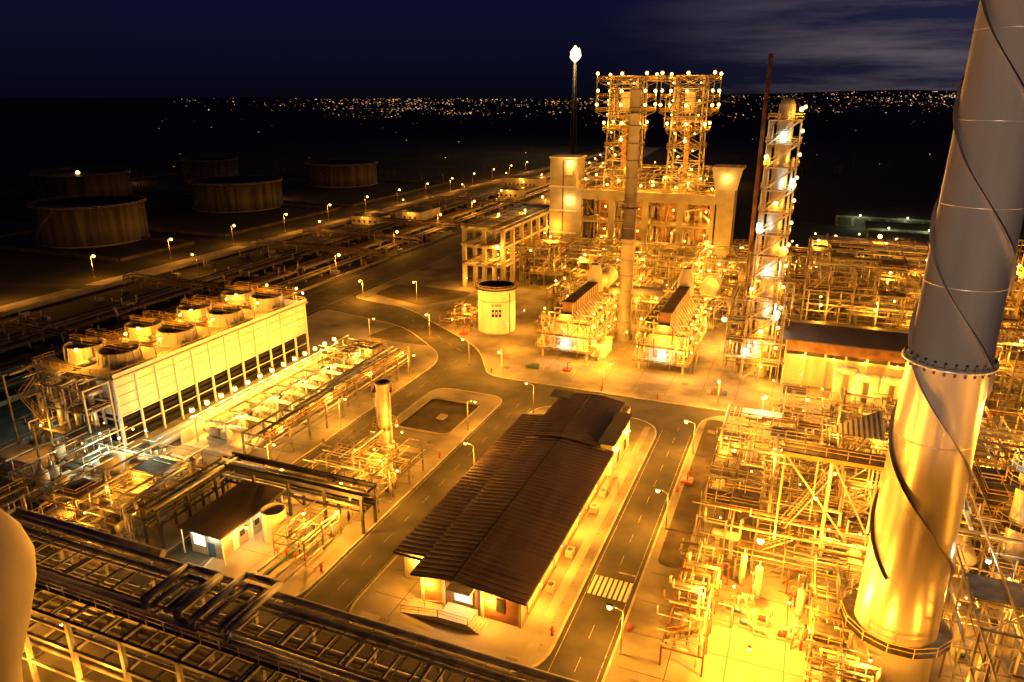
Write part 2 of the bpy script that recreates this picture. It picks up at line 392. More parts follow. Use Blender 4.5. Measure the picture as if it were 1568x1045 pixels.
    b.beam((-24.25, 64.3, e + .1), (-24.25, 104, e + .1), .18, 'grey')
    for y in (108, 113): b.box(-24.6, -24.52, y, y + 1.6, 1, 3, 'glass')
    for y in (73, 81, 93, 98): b.box(-24.9, -23.9, y, y + 1.3, .13, 1.1, 'grey'); b.cyl((-24.4, y + .65, 1.1), (-24.4, y + .65, 1.15), .4, 'dark', 10)
    b.stair((-24, 105, .15), (-24, 101, 2.2))
    for y in (70, 78.5, 87, 95.5, 103): b.lamp(-24.7, y, 3.5, 520, SOD, 'bulb', .2, .12)
    for y in (108, 115): b.lamp(-24.1, y, 4, 520, SOD, 'bulb', .2, .12)
    b.lamp(-37.6, 65.2, 3.2, 380, SOD, 'bulb', .2, .12); b.lamp(-29.3, 65.2, 3.2, 420, SOD, 'bulb', .2, .12); b.lamp(-33, 65.2, 3.6, 130, (1, .65, .25), 'bulb', .15, .1)
    b.lamp(-41, 68.4, 3.2, 160, SOD, 'bulb', .15, .1)
    for y in (80, 95, 110): b.lamp(-43.4, y, 3.6, 130, SOD, 'bulb', .15, .1)
    b.build()
    b = B('garden_path')
    b.box(-23.6, -22.4, 60, 126, .13, .15, 'concrete'); b.box(-44.5, -22.4, 60.2, 61.2, .13, .155, 'concrete')
    b.build()
control_building()

# ------------------------------------------------------------------ cooling tower
def cooling_tower():
    b = B('cooling_tower'); x0, x1, y0, y1 = -127.5, -107.4, 82, 135.5; T = 13.2
    b.box(x0 + .5, x1 - .5, y0 + .5, y1 - .5, 6.2, T, 'panel')
    b.box(x0 + 2.5, x1 - 2.5, y0 + 1, y1 - 1, .2, 6.2, 'black')  # black core paints in the shade inside the open lower bays
    n = 12
    for i in range(n + 1):
        y = y0 + .4 + (y1 - y0 - .8) * i / n
        for x in (x0 + .35, x1 - .35): b.beam((x, y, .1), (x, y, T + .9), .34, 'panel')
        if i < n:
            y2 = y0 + .4 + (y1 - y0 - .8) * (i + 1) / n
            for x in (x1 - .38, x0 + .38):
                b.beam((x, y, 6.1), (x, y2, 6.1), .24, 'panel'); b.beam((x, y, 3.4), (x, y2, 3.4), .16, 'panel')
            for z in (8.0, 9.8, 11.6): b.beam((x1 - .45, y, z), (x1 - .45, y2, z), .1, 'concrete')
            for z in (.3, 1.3, 2.3, 3.6, 4.6, 5.3): b.quad((x1 - .5, y + .2, z + .9), (x1 - .5, y2 - .2, z + .9), (x1 - 1.2, y2 - .2, z), (x1 - 1.2, y + .2, z), 'black')  # louvres coloured black so the openings stay shaded near the lamps
    for i in range(6):
        x = x0 + .5 + (x1 - x0 - 1) * i / 5; b.beam((x, y0 + .3, .1), (x, y0 + .3, T), .4, 'panel')
    for z in (.9, 5.5, 9, 12.9): b.beam((x0, y0 + .28, z), (x1, y0 + .28, z), .3, 'panel')
    b.box(x0 - .3, x1 + .3, y0 - .3, y1 + .3, T, T + .3, 'concrete')
    b.box(x1 - .1, x1 + .1, y0, y1, T + .3, T + 1.1, 'panel'); b.railrect(x0, x1 - .4, y0, y1, T + .3, w=.09)
    for j in range(4):
        yc = y0 + 6.7 + j * 13.4
        for xc in (-121.8, -113.2):
            b.lathe(xc, yc, [(T + .3, 3.9), (T + 1.2, 3.5), (T + 2.4, 3.35), (T + 3.0, 3.45), (T + 3.0, 3.3), (T + 2.4, 3.1), (T + 1.2, 3.1)], 'cream', 24)
            b.cyl((xc, yc, T + 1.9), (xc, yc, T + 2.5), .6, 'grey', 10); b.cyl((xc, yc, T + .4), (xc, yc, T + .6), 3.2, 'rust', 20)
            for a in range(5):
                t = a * 2 * pi / 5 + j; b.beam((xc, yc, T + 2.2), (xc + cos(t) * 3, yc + sin(t) * 3, T + 2.2), .9, 'rust', .06)
            for k2 in range(16):
                t = 2 * pi * k2 / 16; b.beam((xc + 3.75 * cos(t), yc + 3.75 * sin(t), T + .4), (xc + 3.5 * cos(t), yc + 3.5 * sin(t), T + 3.0), .14, 'cream')
            b.box(xc - 4.1, xc + 4.1, yc + 3.6, yc + 5.4, T + 2.6, T + 2.7, 'rust'); b.railrect(xc - 4.1, xc + 4.1, yc + 3.6, yc + 5.4, T + 2.7)
            for xx in (-4, 4): b.beam((xc + xx, yc + 4.4, T + .3), (xc + xx, yc + 4.4, T + 2.6), .2, 'cream')
            b.box(xc - 3.1, xc + 3.1, yc - .5, yc + .5, T + 3.05, T + 3.15, 'grate'); b.railrect(xc - 3.1, xc + 3.1, yc - .5, yc + .5, T + 3.15)
            b.cyl((xc + 3.6, yc - 2, T + .9), (xc + 4.6, yc - 3.2, T + .9), .5, 'blue', 10)
            b.lamp(xc + 4.1, yc + 5.6, T + 3.6, 500, SOD, 'bulb', .5)
        b.lamp(-117.5, yc - 5, T + 3.8, 500, SOD, 'bulb', .5)
        b.path([(-117.5, yc - 6, T + .9), (-117.5, yc + 6, T + .9)], .4, 'grey'); 
    for x in (-124, -119.5, -115, -110.8): b.path([(x, y0 - 2.2, .2), (x, y0 - 2.2, 11), (x, y0, 11)], .55, 'alu', 10)
    block(b, -127.5, -108, y0 - 5.5, y0 - .6, [4.5, 9, 13.2], 5, .6, .5, 0, 600, equip=0)
    for i in range(3): b.stair((-126 + (i % 2) * 5, y0 - 4, i * 4.5), (-121 - (i % 2) * 5, y0 - 4, i * 4.5 + 4.5))
    b.lamp(-129, 84, 8, 250, COOL, 'bulbw', .4); b.lamp(-106, 80, 3.5, 60, COOL, 'bulbw', .35)
    b.lamp(-118, 75, 6, 500, SOD, 'bulb', .3)
    b.lamp(-109, y1 + 1, T + 2, 120, COOL, 'bulbw', .4)
    b.build()
cooling_tower()

# ------------------------------------------------------------------ pump yard strip
def pump_yard():
    b = B('pump_yard')
    b.box(-99, -86, 87, 134, .13, .3, 'kerb')
    y = 89.
    while y < 132:
        b.beam((-97.5, y, .3), (-97.5, y, 5), .28, 'cream'); b.beam((-90.5, y, .3), (-90.5, y, 5), .28, 'cream'); b.beam((-98.3, y, 5), (-89.7, y, 5), .3, 'cream'); y += 4.5
    for x in (-97.5, -90.5): b.beam((x, 88, 5.2), (x, 133, 5.2), .28, 'cream')
    b.beam((-94, 88, 5.2), (-94, 133, 5.2), .35, 'yellowp')
    b.box(-99.6, -99.3, 87, 134, .13, 2.6, 'cream')
    y = 91.
    while y < 130:
        b.box(-96.6, -91.4, y - .9, y + .9, .3, .9, 'concrete'); b.cyl((-96.2, y, 1.8), (-93.8, y, 1.8), .85, random.choice(['blue', 'white', 'grey']), 14)
        b.cyl((-93.4, y, 1.7), (-92, y, 1.7), .9, 'grey', 12); b.path([(-92.6, y, 2), (-92.6, y, 3.4), (-87.5, y, 3.4), (-87.5, y, 1)], .38, 'white', 10); b.path([(-93, y + 1.4, 1.2), (-99.2, y + 1.4, 1.2)], .45, 'alu', 10)
        y += 4.2
    y = 89.
    while y < 133: b.lamp(-97.9, y, 6.4, 950, (1, .44, .05), 'bulb', .7); y += 3.6
    for yy in (92, 101, 110, 119, 128): b.lamp(-89.2, yy, 5.4, 600, (1, .44, .05), 'bulb', .45)
    b.path([(-101.2, 84, 1.3), (-101.2, 133, 1.3)], .7, 'alu', 12); b.path([(-103.2, 84, 1.3), (-103.2, 133, 1.3)], .7, 'alu', 12)
    b.box(-89, -87, 131, 133.5, .2, 6.5, 'cream')
    block(b, -97, -86, 126, 134, [3.5, 6], 4, .6, .7, 0)
    b.build()
    b = B('pipe_rack'); rack(b, -85, -79.2, 87, 134, [3.2, 5.2], 'y', 5, (.1, .28), dens=.8, rails=True)
    for yy in (90, 104, 118, 131): b.lamp(-79, yy, 6, 350, SOD, 'bulb', .3)
    b.build()
pump_yard()

# ------------------------------------------------------------------ central yard small units
b = B('transfer_process_unit'); block(b, -68, -54.5, 81, 95, [3, 5], 4.2, .9, .3, 1.4, 450, equip=2, w=.2, rs=.8); 
b.lamp(-61, 98, 6, 700)
b.build()
b = B('scrubber_column')
b.lathe(-65, 100.5, [(.1, 1.6), (.8, 1.6), (.8, 1.25), (12.3, 1.25), (12.3, 1.5), (12.6, 1.5), (12.6, .9), (12.2, .9)], 'grey', 20); platform_ring(b, -65, 100.5, 4.2, 1.25, 2.2); platform_ring(b, -65, 100.5, 11, 1.25, 1.9, n=10, a1=4)
b.cyl((-63.6, 100, .2), (-63.6, 100, 11), .12, 'grey', 6); b.path([(-66.8, 101, 10), (-66.8, 101, 2), (-68.5, 101, 2)], .25, 'alu')
b.lamp(-61, 99.5, 4, 200); b.build()
b = B('covered_pipe_bridge')
rack(b, -79, -53.5, 75.4, 78.6, [3.6, 5.9], 'x', 6.2, (.15, .3), pk=['dark', 'steel', 'alu'], dens=.7, k='dark', w=.36, brace=.2)
rack(b, -80.5, -77.5, 62, 78, [3.6, 5.9], 'y', 5, (.12, .25), k='dark', w=.3)
b.beam((-79.5, 75.2, 6.3), (-53, 75.2, 6.3), .35, 'dark', .5); b.beam((-79.5, 78.8, 6.3), (-53, 78.8, 6.3), .35, 'dark', .5)
b.lamp(-71, 79.8, 4.6, 600, r=.34); b.lamp(-60, 79.8, 4.6, 700, r=.34); b.lamp(-56, 73, 4.6, 900, r=.34)
b.build()
b = B('analyzer_shelter')
b.box(-73.2, -67.8, 63, 74.3, .13, 3.9, 'grey'); b.box(-74.2, -66.6, 62, 75, 4.1, 4.35, 'dark', 'roofdark'); b.quad((-74.2, 62, 4.36), (-66.6, 62, 4.36), (-66.6, 75, 4.75), (-74.2, 75, 4.75), 'roof2')
for x in (-73.9, -66.9):
    for y in (62.3, 68, 74.6): b.beam((x, y, .13), (x, y, 4.1), .14, 'white')
b.box(-72.6, -70.6, 62.93, 62.99, 1.5, 3.0, 'window'); b.box(-70.2, -69, 62.93, 62.99, .2, 2.3, 'blue')
for y in (65, 68, 71): b.box(-67.79, -67.7, y, y + 1.1, .2, 2.3, 'white'); b.box(-67.79, -67.7, y + 1.5, y + 2.4, 1.6, 2.4, 'glass')
for x, y in ((-72, 62.4), (-69, 62.4), (-67.2, 66), (-67.2, 71)): b.lamp(x, y, 3.75, 40, (.95, 1, .6), 'bulbw', .14, .08)
b.build()
b = B('small_water_tank'); b.lathe(-64.6, 70, [(.15, 1.7), (4.6, 1.7), (4.7, 1.8), (4.8, 1.7), (4.7, 1.5), (4.0, 1.5), (4.0, 0)], 'cream', 24); b.build()
b = B('valve_manifold')
for x in (-61, -59.5, -58, -56.5):
    b.path([(x, 62, .8), (x, 72, .8), (x, 72, 3)], .18, 'green' if x == -59.5 else 'alu'); b.cyl((x, 66, .8), (x, 66, 1.6), .1, 'redp', 6); b.cyl((x, 66, 1.6), (x, 66, 1.66), .35, 'redp', 10)
rack(b, -61.5, -56.5, 66, 74, [2.6, 4], 'y', 4, (.06, .15), w=.18, dens=.5); b.lamp(-58.5, 69, 6, 1200, r=.34); b.lamp(-64, 64, 5.5, 1000, r=.34)
b.build()
b = B('excavated_plot')
P = rounded([(-67.5, 108), (-56.5, 108), (-56.5, 123), (-67.5, 123)], 1.5); b.poly(P, .14, 'darksoil')
for i in range(len(P)): b.beam((*P[i], .3), (*P[(i + 1) % len(P)], .3), .2, 'concrete', .4)
b.box(-62, -60.5, 114, 116, .14, .5, 'concrete'); b.build()
b = B('separator_process_unit')
block(b, -112, -81, 56, 79, [3, 5.5], 5, .9, .22, 1.2, 480, equip=1.8, w=.22, bulbw=.12, rs=.8)
for x in (-98, -92.5): b.lathe(x, 72, [(.1, 1.7), (5.5, 1.7), (5.9, 1.2), (6.1, 0)], 'cream', 20)
for x in (-104, -101.5, -99): drum(b, x, 66, 2.2, 6, 1.1, 'y', 'cream')
b.path([(-125, 70, 1), (-105, 70, 1), (-105, 60, 1), (-84, 60, 1)], .5, 'green', 10)
b.path([(-125, 68, 1), (-107, 68, 1), (-107, 58, 1), (-84, 58, 1)], .5, 'alu', 10)
b.build()

# ------------------------------------------------------------------ foreground pipe rack
def big_rack():
    b = B('elevated_pipe_rack'); ya, yb = 37.5, 47.3; G = 'rackgrey'
    rack(b, -140, 2, ya, yb, [4.5, 8, 11.5], 'x', 7, (.12, .34), pk=[G, 'steel', 'grey', 'steel', G], dens=.5, k=G, w=.42, brace=.5)
    x = -140.
    while x < 2: b.beam((x, ya, 11.45), (x, yb, 11.45), .2, G); b.beam((x + 1.1, ya + 5, 12.2), (x + 1.1, yb, 12.2), .1, G); x += 2.3
    b.path([(-140, yb + .2, 12.4), (2, yb + .2, 12.4)], .36, G, 12)
    b.path([(-140, yb - 1, 12.2), (2, yb - 1, 12.2)], .22, G, 8)
    b.box(-140, 2, ya + 2, ya + 3, 12.1, 12.16, 'grate'); b.rail((-140, ya + 2, 12.2), (2, ya + 2, 12.2), 1.1, G)
    for xc, r, o in ((-52.5, .42, 0), (-46, .36, 1.2)):
        z = 13.6
        b.path([(-140, 41 - o * .5, 12.4), (xc - 2.6, 41 - o * .5, 12.4), (xc - 2.6, 41 - o * .5, z), (xc - 2.6, 46.5 + o, z), (xc + 1.6, 46.5 + o, z), (xc + 1.6, 41 - o * .5, z), (xc + 1.6, 41 - o * .5, 12.4), (2, 41 - o * .5, 12.4)], r, G, 12)
        b.path([(xc - 1.4, 40.6, z - .2), (xc - 1.4, 45.4 + o, z - .2), (xc + .5, 45.4 + o, z - .2), (xc + .5, 40.6, z - .2)], r * .7, G, 12)
    b.path([(-83, 38, 13), (-83, 47.8, 13), (-60, 47.8, 13)], .45, G, 12)
    for x in (-100, -84, -76, -68, -60, -52, -40, -28): b.lamp(x, 35.6, 5.2, 700 if x < -55 else 300, SOD, 'bulb', .2)
    b.lamp(-72, 43, 3.6, 450); b.lamp(-90, 43, 3.6, 450)
    b.build()
big_rack()

# ------------------------------------------------------------------ right process area
b = B('reactor_process_unit')
block(b, -9, -4.5, 66, 84, [2.6, 4.6], 3.6, 1.2, .5, .2, 500, k='rust', equip=.5, w=.18, rs=.7)
block(b, -8.5, 14, 86, 122, [2.8, 5.2, 7.6], 3.8, 1.3, .2, .9, 750, equip=.6, w=.17, vert=1.8, rs=.7)
block(b, 6, 12, 58, 84, [3, 5.5], 3.6, 1.5, .3, .8, 500, equip=.5, w=.17, vert=2, rs=.7)
for _ in range(22):
    x = U(-4, 6); y = U(74, 88); h = U(.6, 4); b.path([(x, y, .1), (x, y, h), (x + U(-2, 2), y, h)], U(.05, .12), random.choice(['alu', 'redp', 'grey', 'steel', 'steel']), 7)
for x, y, h, r in ((0, 82, 4, .5), (5, 80, 3.6, .45), (-2, 84, 4, .4)): vessel(b, x, y, .6, h, r, 'cream')
for i in range(9): pump(b, U(-3, 6), U(73, 84), .15, random.choice(['blue', 'redp', 'grey']))
b.lamp(-.3, 82.5, 8, 2900, SOD, 'bulb', .7); b.lamp(3.5, 73, 7, 3200, SOD, 'bulb', .3); b.lamp(0, 64, 7, 3200); b.lamp(-2.5, 75, 6, 1500)
b.build()
b = B('compressor_process_unit')
block(b, 19.5, 44, 58, 124, [4.5, 9, 13.5], 4.5, 1.2, .3, .8, 850, equip=.7, w=.2, rs=.8)
block(b, 9, 24, 96, 120, [4.5, 8.5, 12.5], 4.2, 1.1, .35, .8, 750, equip=.8, w=.2, rs=.8)
block(b, 7, 19, 40, 60, [4, 8], 5, .8, .3, .6, 500, equip=.8)
block(b, 46, 90, 70, 150, [6, 12, 20], 7, .7, .3, .4, 1500, equip=.4)
for x, y, h in ((27, 88, 20), (32, 97, 22)):
    vessel(b, x, y, 2, h, 1.3, 'alu')
    for z in (8, 14, 19): platform_ring(b, x, y, z, 1.3, 2.5)
b.lamp(26, 86, 25, 300, (.9, .95, .8), 'bulbw', .9); b.lamp(22, 78, 14, 120, COOL, 'bulbw', .4)
b.lamp(20, 66, 7, 500); b.lamp(7, 86, 17, 400); b.lamp(22, 70, 30, 400)  # the highest lamp is added to light the upper stack
b.build()
b = B('access_platform')
b.box(1, 12.5, 84, 87, 19.8, 20, 'grate'); b.railrect(1, 12.5, 84, 87, 20, w=.1)
for x in (1.2, 6.5, 12): 
    for y in (84.2, 86.8): b.beam((x, y, 7.6 if x < 12 else 0), (x, y, 19.8), .2, 'cream')
b.beam((1, 84, 19.6), (12.5, 84, 19.6), .25, 'yellowp', .5); b.beam((1, 87, 19.6), (12.5, 87, 19.6), .25, 'yellowp', .5)
b.beam((1.2, 84.2, 19.4), (9, 84.2, 9.5), .2, 'cream'); b.beam((6.5, 84.2, 19.4), (11.8, 84.2, 9.5), .2, 'cream')
o = len(b.v); b.v += [(5, 90, 20.6), (12.2, 90, 20.6), (12.2, 98, 21.2)]; b.face([o, o + 1, o + 2], 'cream')
o = len(b.v); b.v += [(5, 90, 20.5), (12.2, 98, 21.1), (12.2, 90, 20.5)]; b.face([o, o + 1, o + 2], 'cream')
for i in range(1, 12):
    t = i / 12; b.beam((5 + 7.2 * t, 90, 20.66), (5 + 7.2 * t, 90 + 8 * t, 20.66 + .6 * t), .06, 'steel')
for x, y in ((5.2, 90), (12, 90), (12, 97.6)): b.beam((x, y, 7.6), (x, y, 20.5), .18, 'cream')
b.stair((2, 87.5, 7.6), (12, 97, 20)); b.lamp(3, 91, 24, 1000, r=.34); b.lamp(5, 81, 16, 350, r=.34)
b.build()
b = B('white_canopy')
b.box(-6.2, .4, 121.5, 125, 7.2, 7.4, 'white')
for x in (-6, .2):
    for y in (121.7, 124.8): b.beam((x, y, .13), (x, y, 7.2), .18, 'white')
b.lamp(-3, 123, 10.5, 450, (1, .55, .15), 'bulb', .4); b.beam((-3, 125, 7.4), (-3, 125, 10.6), .12, 'grey'); b.beam((-3, 125, 10.6), (-3, 123, 10.8), .1, 'grey'); b.lamp(-3, 127, 6, 900); b.build()

b = B('added_stack_light_mast')  # unseen mast below the frame, added to carry a light for the stack
b.cyl((8, 24, 0), (8, 24, 31), .3, 'grey', 10, r2=.18); b.beam((6.6, 24, 31), (9.4, 24, 31), .2, 'grey')
for x in (6.8, 8, 9.2): b.box(x - .35, x + .35, 24.1, 24.6, 30.8, 31.5, 'grey')
ob = b.build()
l = bpy.data.lights.new('added_stack_light', 'SPOT'); l.energy = 75000; l.color = (1, .66, .42); l.spot_size = radians(62); l.spot_blend = .6; l.shadow_soft_size = .6  # added spot that brightens the stack from out of view
lo = bpy.data.objects.new('added_stack_light', l); COL.objects.link(lo); lo.location = (8, 24.9, 31.2); lo.parent = ob
lo.rotation_euler = (Vector((14, 74, 52)) - Vector((8, 24.9, 31.2))).to_track_quat('-Z', 'Y').to_euler()

# ------------------------------------------------------------------ large stack
b = B('exhaust_stack'); X, Yk = 14, 74
prof = [(0, 4.1), (20, 3.72), (36.6, 3.42), (36.6, 3.95), (36.8, 3.95), (36.8, 3.4), (67, 3.0), (105, 2.75)]
b.lathe(X, Yk, prof, 'stack', 64)
def rad(z): return 4.1 - (4.1 - 3.4) * z / 37 if z < 37 else 3.4 - (z - 37) * (.4 / 30) if z < 67 else 3.0 - (z - 67) * .006
for s in range(3):
    last = None
    z = 14.
    while z < 104:
        a = 2 * pi * s / 3 - z / 30 * 2 * pi + .8; r0 = rad(z) - .02; r1 = r0 + .36
        cur = ((X + cos(a) * r0, Yk + sin(a) * r0, z), (X + cos(a) * r1, Yk + sin(a) * r1, z))
        if last:
            b.quad(last[0], last[1], cur[1], cur[0], 'strake')
            b.quad((last[0][0], last[0][1], last[0][2] + .05), (cur[0][0], cur[0][1], cur[0][2] + .05), (cur[1][0], cur[1][1], cur[1][2] + .05), (last[1][0], last[1][1], last[1][2] + .05), 'strake')
            b.quad(last[1], (last[1][0], last[1][1], last[1][2] + .05), (cur[1][0], cur[1][1], cur[1][2] + .05), cur[1], 'strake')
        last = cur; z += .4
for i in range(28):
    a = 2 * pi * i / 28; b.beam((X + cos(a) * 3.7, Yk + sin(a) * 3.7, 36.2), (X + cos(a) * 3.7, Yk + sin(a) * 3.7, 37.3), .2, 'dark')
for z in (8, 15, 22, 29, 44, 51, 58, 65, 72): b.lathe(X, Yk, [(z, rad(z) + .005), (z + .02, rad(z) + .015), (z + .06, rad(z) + .015), (z + .08, rad(z) + .005)], 'stack', 64)
platform_ring(b, X, Yk, 7, 4, 5.4)
b.cyl((X + 3, Yk + 3.2, 0), (X + 3, Yk + 3.2, 36), .06, 'grey', 5)
b.build()

b = B('cyclone_vessel')
b.lathe(-31.0, 15, [(0, .9), (33, .9), (36, 1.3), (38, 2.0), (40, 2.6), (41.2, 2.75), (42.3, 2.5), (43.3, 1.95), (44, 1.2), (44.3, 0)], 'cream', 40)
b.build()

# ------------------------------------------------------------------ heaters
def heater(x0, x1, y0, y1):
    b = B('process_heater'); w = x1 - x0; xc = (x0 + x1) / 2
    nb = 6
    for i in range(nb + 1):
        y = y0 + (y1 - y0) * i / nb
        for x in (x0, x1): b.beam((x, y, 0), (x, y, 10), .35, 'cream')
        for z in (2.6, 6, 10): b.beam((x0, y, z), (x1, y, z), .3, 'cream')
    b.box(x0 + 1.2, x1 - 1.2, y0 + .6, y1 - .6, 2.6, 7.5, 'cream')
    for yy, f in ((y0 + .6, 1), (y1 - .6, -1)):
        q = [(x0 + 1.2, yy, 7.5), (x1 - 1.2, yy, 7.5), (xc + 1.4, yy, 11), (xc - 1.4, yy, 11)]; b.quad(*q[::f], 'cream')
    b.quad((x0 + 1.2, y0 + .6, 7.5), (xc - 1.4, y0 + .6, 11), (xc - 1.4, y1 - .6, 11), (x0 + 1.2, y1 - .6, 7.5), 'grey')
    b.quad((xc + 1.4, y0 + .6, 11), (x1 - 1.2, y0 + .6, 7.5), (x1 - 1.2, y1 - .6, 7.5), (xc + 1.4, y1 - .6, 11), 'grey')
    b.box(xc - 1.4, xc + 1.4, y0 + 2, y1 - .6, 10.95, 13.6, 'rust'); 
    for i in range(14):
        y = y0 + 1 + (y1 - y0 - 2) * i / 13
        b.beam((x0 + 1.1, y, 2.6), (x0 + 1.1, y, 7.5), .16, 'steel'); b.beam((x1 - 1.1, y, 2.6), (x1 - 1.1, y, 7.5), .16, 'steel'); b.beam((x1 - 1.1, y, 7.5), (xc + 1.45, y, 11.1), .16, 'steel'); b.beam((x0 + 1.1, y, 7.5), (xc - 1.45, y, 11.1), .16, 'steel')
        b.beam((xc + 1.45, y, 11), (xc + 1.45, y, 13.6), .14, 'cream')
    for z, e in ((2.5, 1.4), (6, 1.2), (9.2, .9)):
        b.box(x0 - e, x0 + .9, y0 - e, y1, z, z + .1, 'grate'); b.box(x1 - .9, x1 + e, y0 - e, y1, z, z + .1, 'grate'); b.box(x0 + .9, x1 - .9, y0 - e, y0 + .3, z, z + .1, 'grate')
        b.rail((x0 - e, y0 - e, z + .1), (x1 + e, y0 - e, z + .1)); b.rail((x0 - e, y0 - e, z + .1), (x0 - e, y1, z + .1)); b.rail((x1 + e, y0 - e, z + .1), (x1 + e, y1, z + .1))
        for i in range(4):
            y = y0 + (y1 - y0) * (i + .4) / 4
            b.lamp(x1 + e - .2, y, z + 2, 230, SOD, 'bulb', .4)
        b.lamp(x0 - e + .2, y0 + 3, z + 2, 230, SOD, 'bulb', .4); b.lamp(xc, y0 - e + .2, z + 1.9, 80 if z < 3 else 130, (.7, 1, .9) if z < 3 else SOD, 'bulbw' if z < 3 else 'bulb', .3)
    b.stair((x1 + 1.9, y0 + 1, .1), (x1 + 1.9, y0 + 5, 2.5)); b.stair((x1 + 1.9, y0 + 5, 2.6), (x1 + 1.9, y0 + 10, 6)); b.stair((x1 + 1.9, y0 + 11, 6), (x1 + 1.9, y0 + 16, 9.2))
    for i in range(5): b.box(x0 + 1.5 + i * (w - 3) / 5, x0 + 1.5 + (i + .75) * (w - 3) / 5, y0 + .5, y0 + .58, 3.2, 5, 'steel' if i % 2 else 'grey')
    for i in range(22):
        x = U(x0 - 1, x1 + 1); z = U(1, 9); b.path([(x, y0 - .9, z), (x, y0 - .9, z + U(1, 4)), (x + U(-2, 2), y0 - .9, z + 1)], U(.06, .16), random.choice(PK), 6)
    for i in range(8):
        y = y0 + 1.5 + i * (y1 - y0 - 3) / 8; b.path([(x1 - .4, y, .4), (x1 - .4, y, 1.9), (x0 + .4, y, 1.9)], .12, 'alu', 6)
    b.lathe(xc, y1 - 1, [(11, 2.2), (15, 2), (18, 1.2)], 'cream', 20)
    b.lamp(xc + 5, y0 - 5, 7, 1700, SOD, 'bulb', .4)
    b.build()
heater(-55, -44, 156, 182); heater(-31.5, -21.5, 156, 186)
b = B('heater_chimney')
b.lathe(-40, 176, [(0, 2.2), (1.5, 2.2), (1.5, 1.75), (26, 1.6), (26, 1.75), (26.5, 1.75), (26.5, 1.5), (60.8, 1.25), (60.8, 1.45), (61.4, 1.45), (61.4, 1.1), (60, 1.1)], 'concrete', 28)
z = 5
while z < 60: b.lathe(-40, 176, [(z, 1.77 - z * .008), (z + .05, 1.84 - z * .008), (z + .2, 1.84 - z * .008), (z + .25, 1.77 - z * .008)], 'steel', 24); z += 4
platform_ring(b, -40, 176, 34, 1.5, 2.6); platform_ring(b, -40, 176, 56, 1.3, 2.3)
b.path([(-44, 176, 13), (-40, 176, 13)], 1.1, 'cream', 14); b.path([(-31, 178, 13), (-40, 176, 13)], 1.1, 'cream', 14)
b.cyl((-38.1, 175, 0), (-38.1, 175, 58), .1, 'grey', 5)
b.box(-44, -40.5, 160, 166, .13, 3.4, 'white'); b.box(-44.3, -40.2, 159.7, 166.3, 3.4, 3.6, 'grey')
b.lamp(-36.5, 164, 6, 1300, r=.4); b.lamp(-38.6, 154, 6, 1600, r=.4); b.lamp(-40, 188, 7, 800)
b.build()

# ------------------------------------------------------------------ water tank
b = B('storage_tank')
b.lathe(-73.5, 171, [(.13, 5.1), (.4, 5.1), (.4, 4.95), (12.2, 4.95), (12.2, 5.1), (12.5, 5.1), (12.5, 4.9), (11.6, 4.9), (11.6, 0)], ['concrete', 'concrete', 'white', 'white', 'white', 'white', 'dark', 'dark'], 48)
for i in range(20):
    a = 2 * pi * i / 20; b.beam((-73.5 + 5.4 * cos(a), 171 + 5.4 * sin(a), 11.6), (-73.5 + 5.4 * cos(a), 171 + 5.4 * sin(a), 13.2), .09, 'yellowp')
platform_ring(b, -73.5, 171, 12.2, 5.0, 5.9, n=30)
b.lathe(-73.5, 171, [(8.8, 5.0), (9, 5.02), (9.1, 5.0)], 'grey', 40)
for i in range(16):
    a = 2.9 - i * .12; b.box(-73.5 + 5.4 * cos(a) - .5, -73.5 + 5.4 * cos(a) + .5, 171 + 5.4 * sin(a) - .3, 171 + 5.4 * sin(a) + .3, i * .75 + .3, i * .75 + .4, 'grate')
def curved(a1, a2, z0, z1, k, rr=5.0):
    n = 4
    for i in range(n):
        t0 = a1 + (a2 - a1) * i / n; t1 = a1 + (a2 - a1) * (i + 1) / n
        b.quad((-73.5 + rr * cos(t0), 171 + rr * sin(t0), z0), (-73.5 + rr * cos(t1), 171 + rr * sin(t1), z0), (-73.5 + rr * cos(t1), 171 + rr * sin(t1), z1), (-73.5 + rr * cos(t0), 171 + rr * sin(t0), z1), k)
ac = -1.17
for i in range(3): curved(ac - .26 + i * .18, ac - .12 + i * .18, 5.0, 7.0, 'black', 4.99); curved(ac - .22 + i * .18, ac - .16 + i * .18, 5.8, 6.4, 'white', 5.01)
for i in range(9):
    if i != 2: curved(ac - .25 + i * .055, ac - .215 + i * .055, 7.8, 8.5, 'black', 4.99)
b.path([(-68.5, 168, .5), (-68.5, 168, 11.5)], .15, 'redp', 6)
b.lamp(-64.5, 156.5, 7, 1500, r=.34); b.lamp(-80, 157.5, 6, 700, r=.34); b.lamp(-66, 172, 6, 500)
b.build()
b = B('tank_pump_unit'); block(b, -88, -79, 166, 178, [2.4, 4.2], 4, .8, .3, 1, 400, equip=2, k='rust', w=.2); b.build()

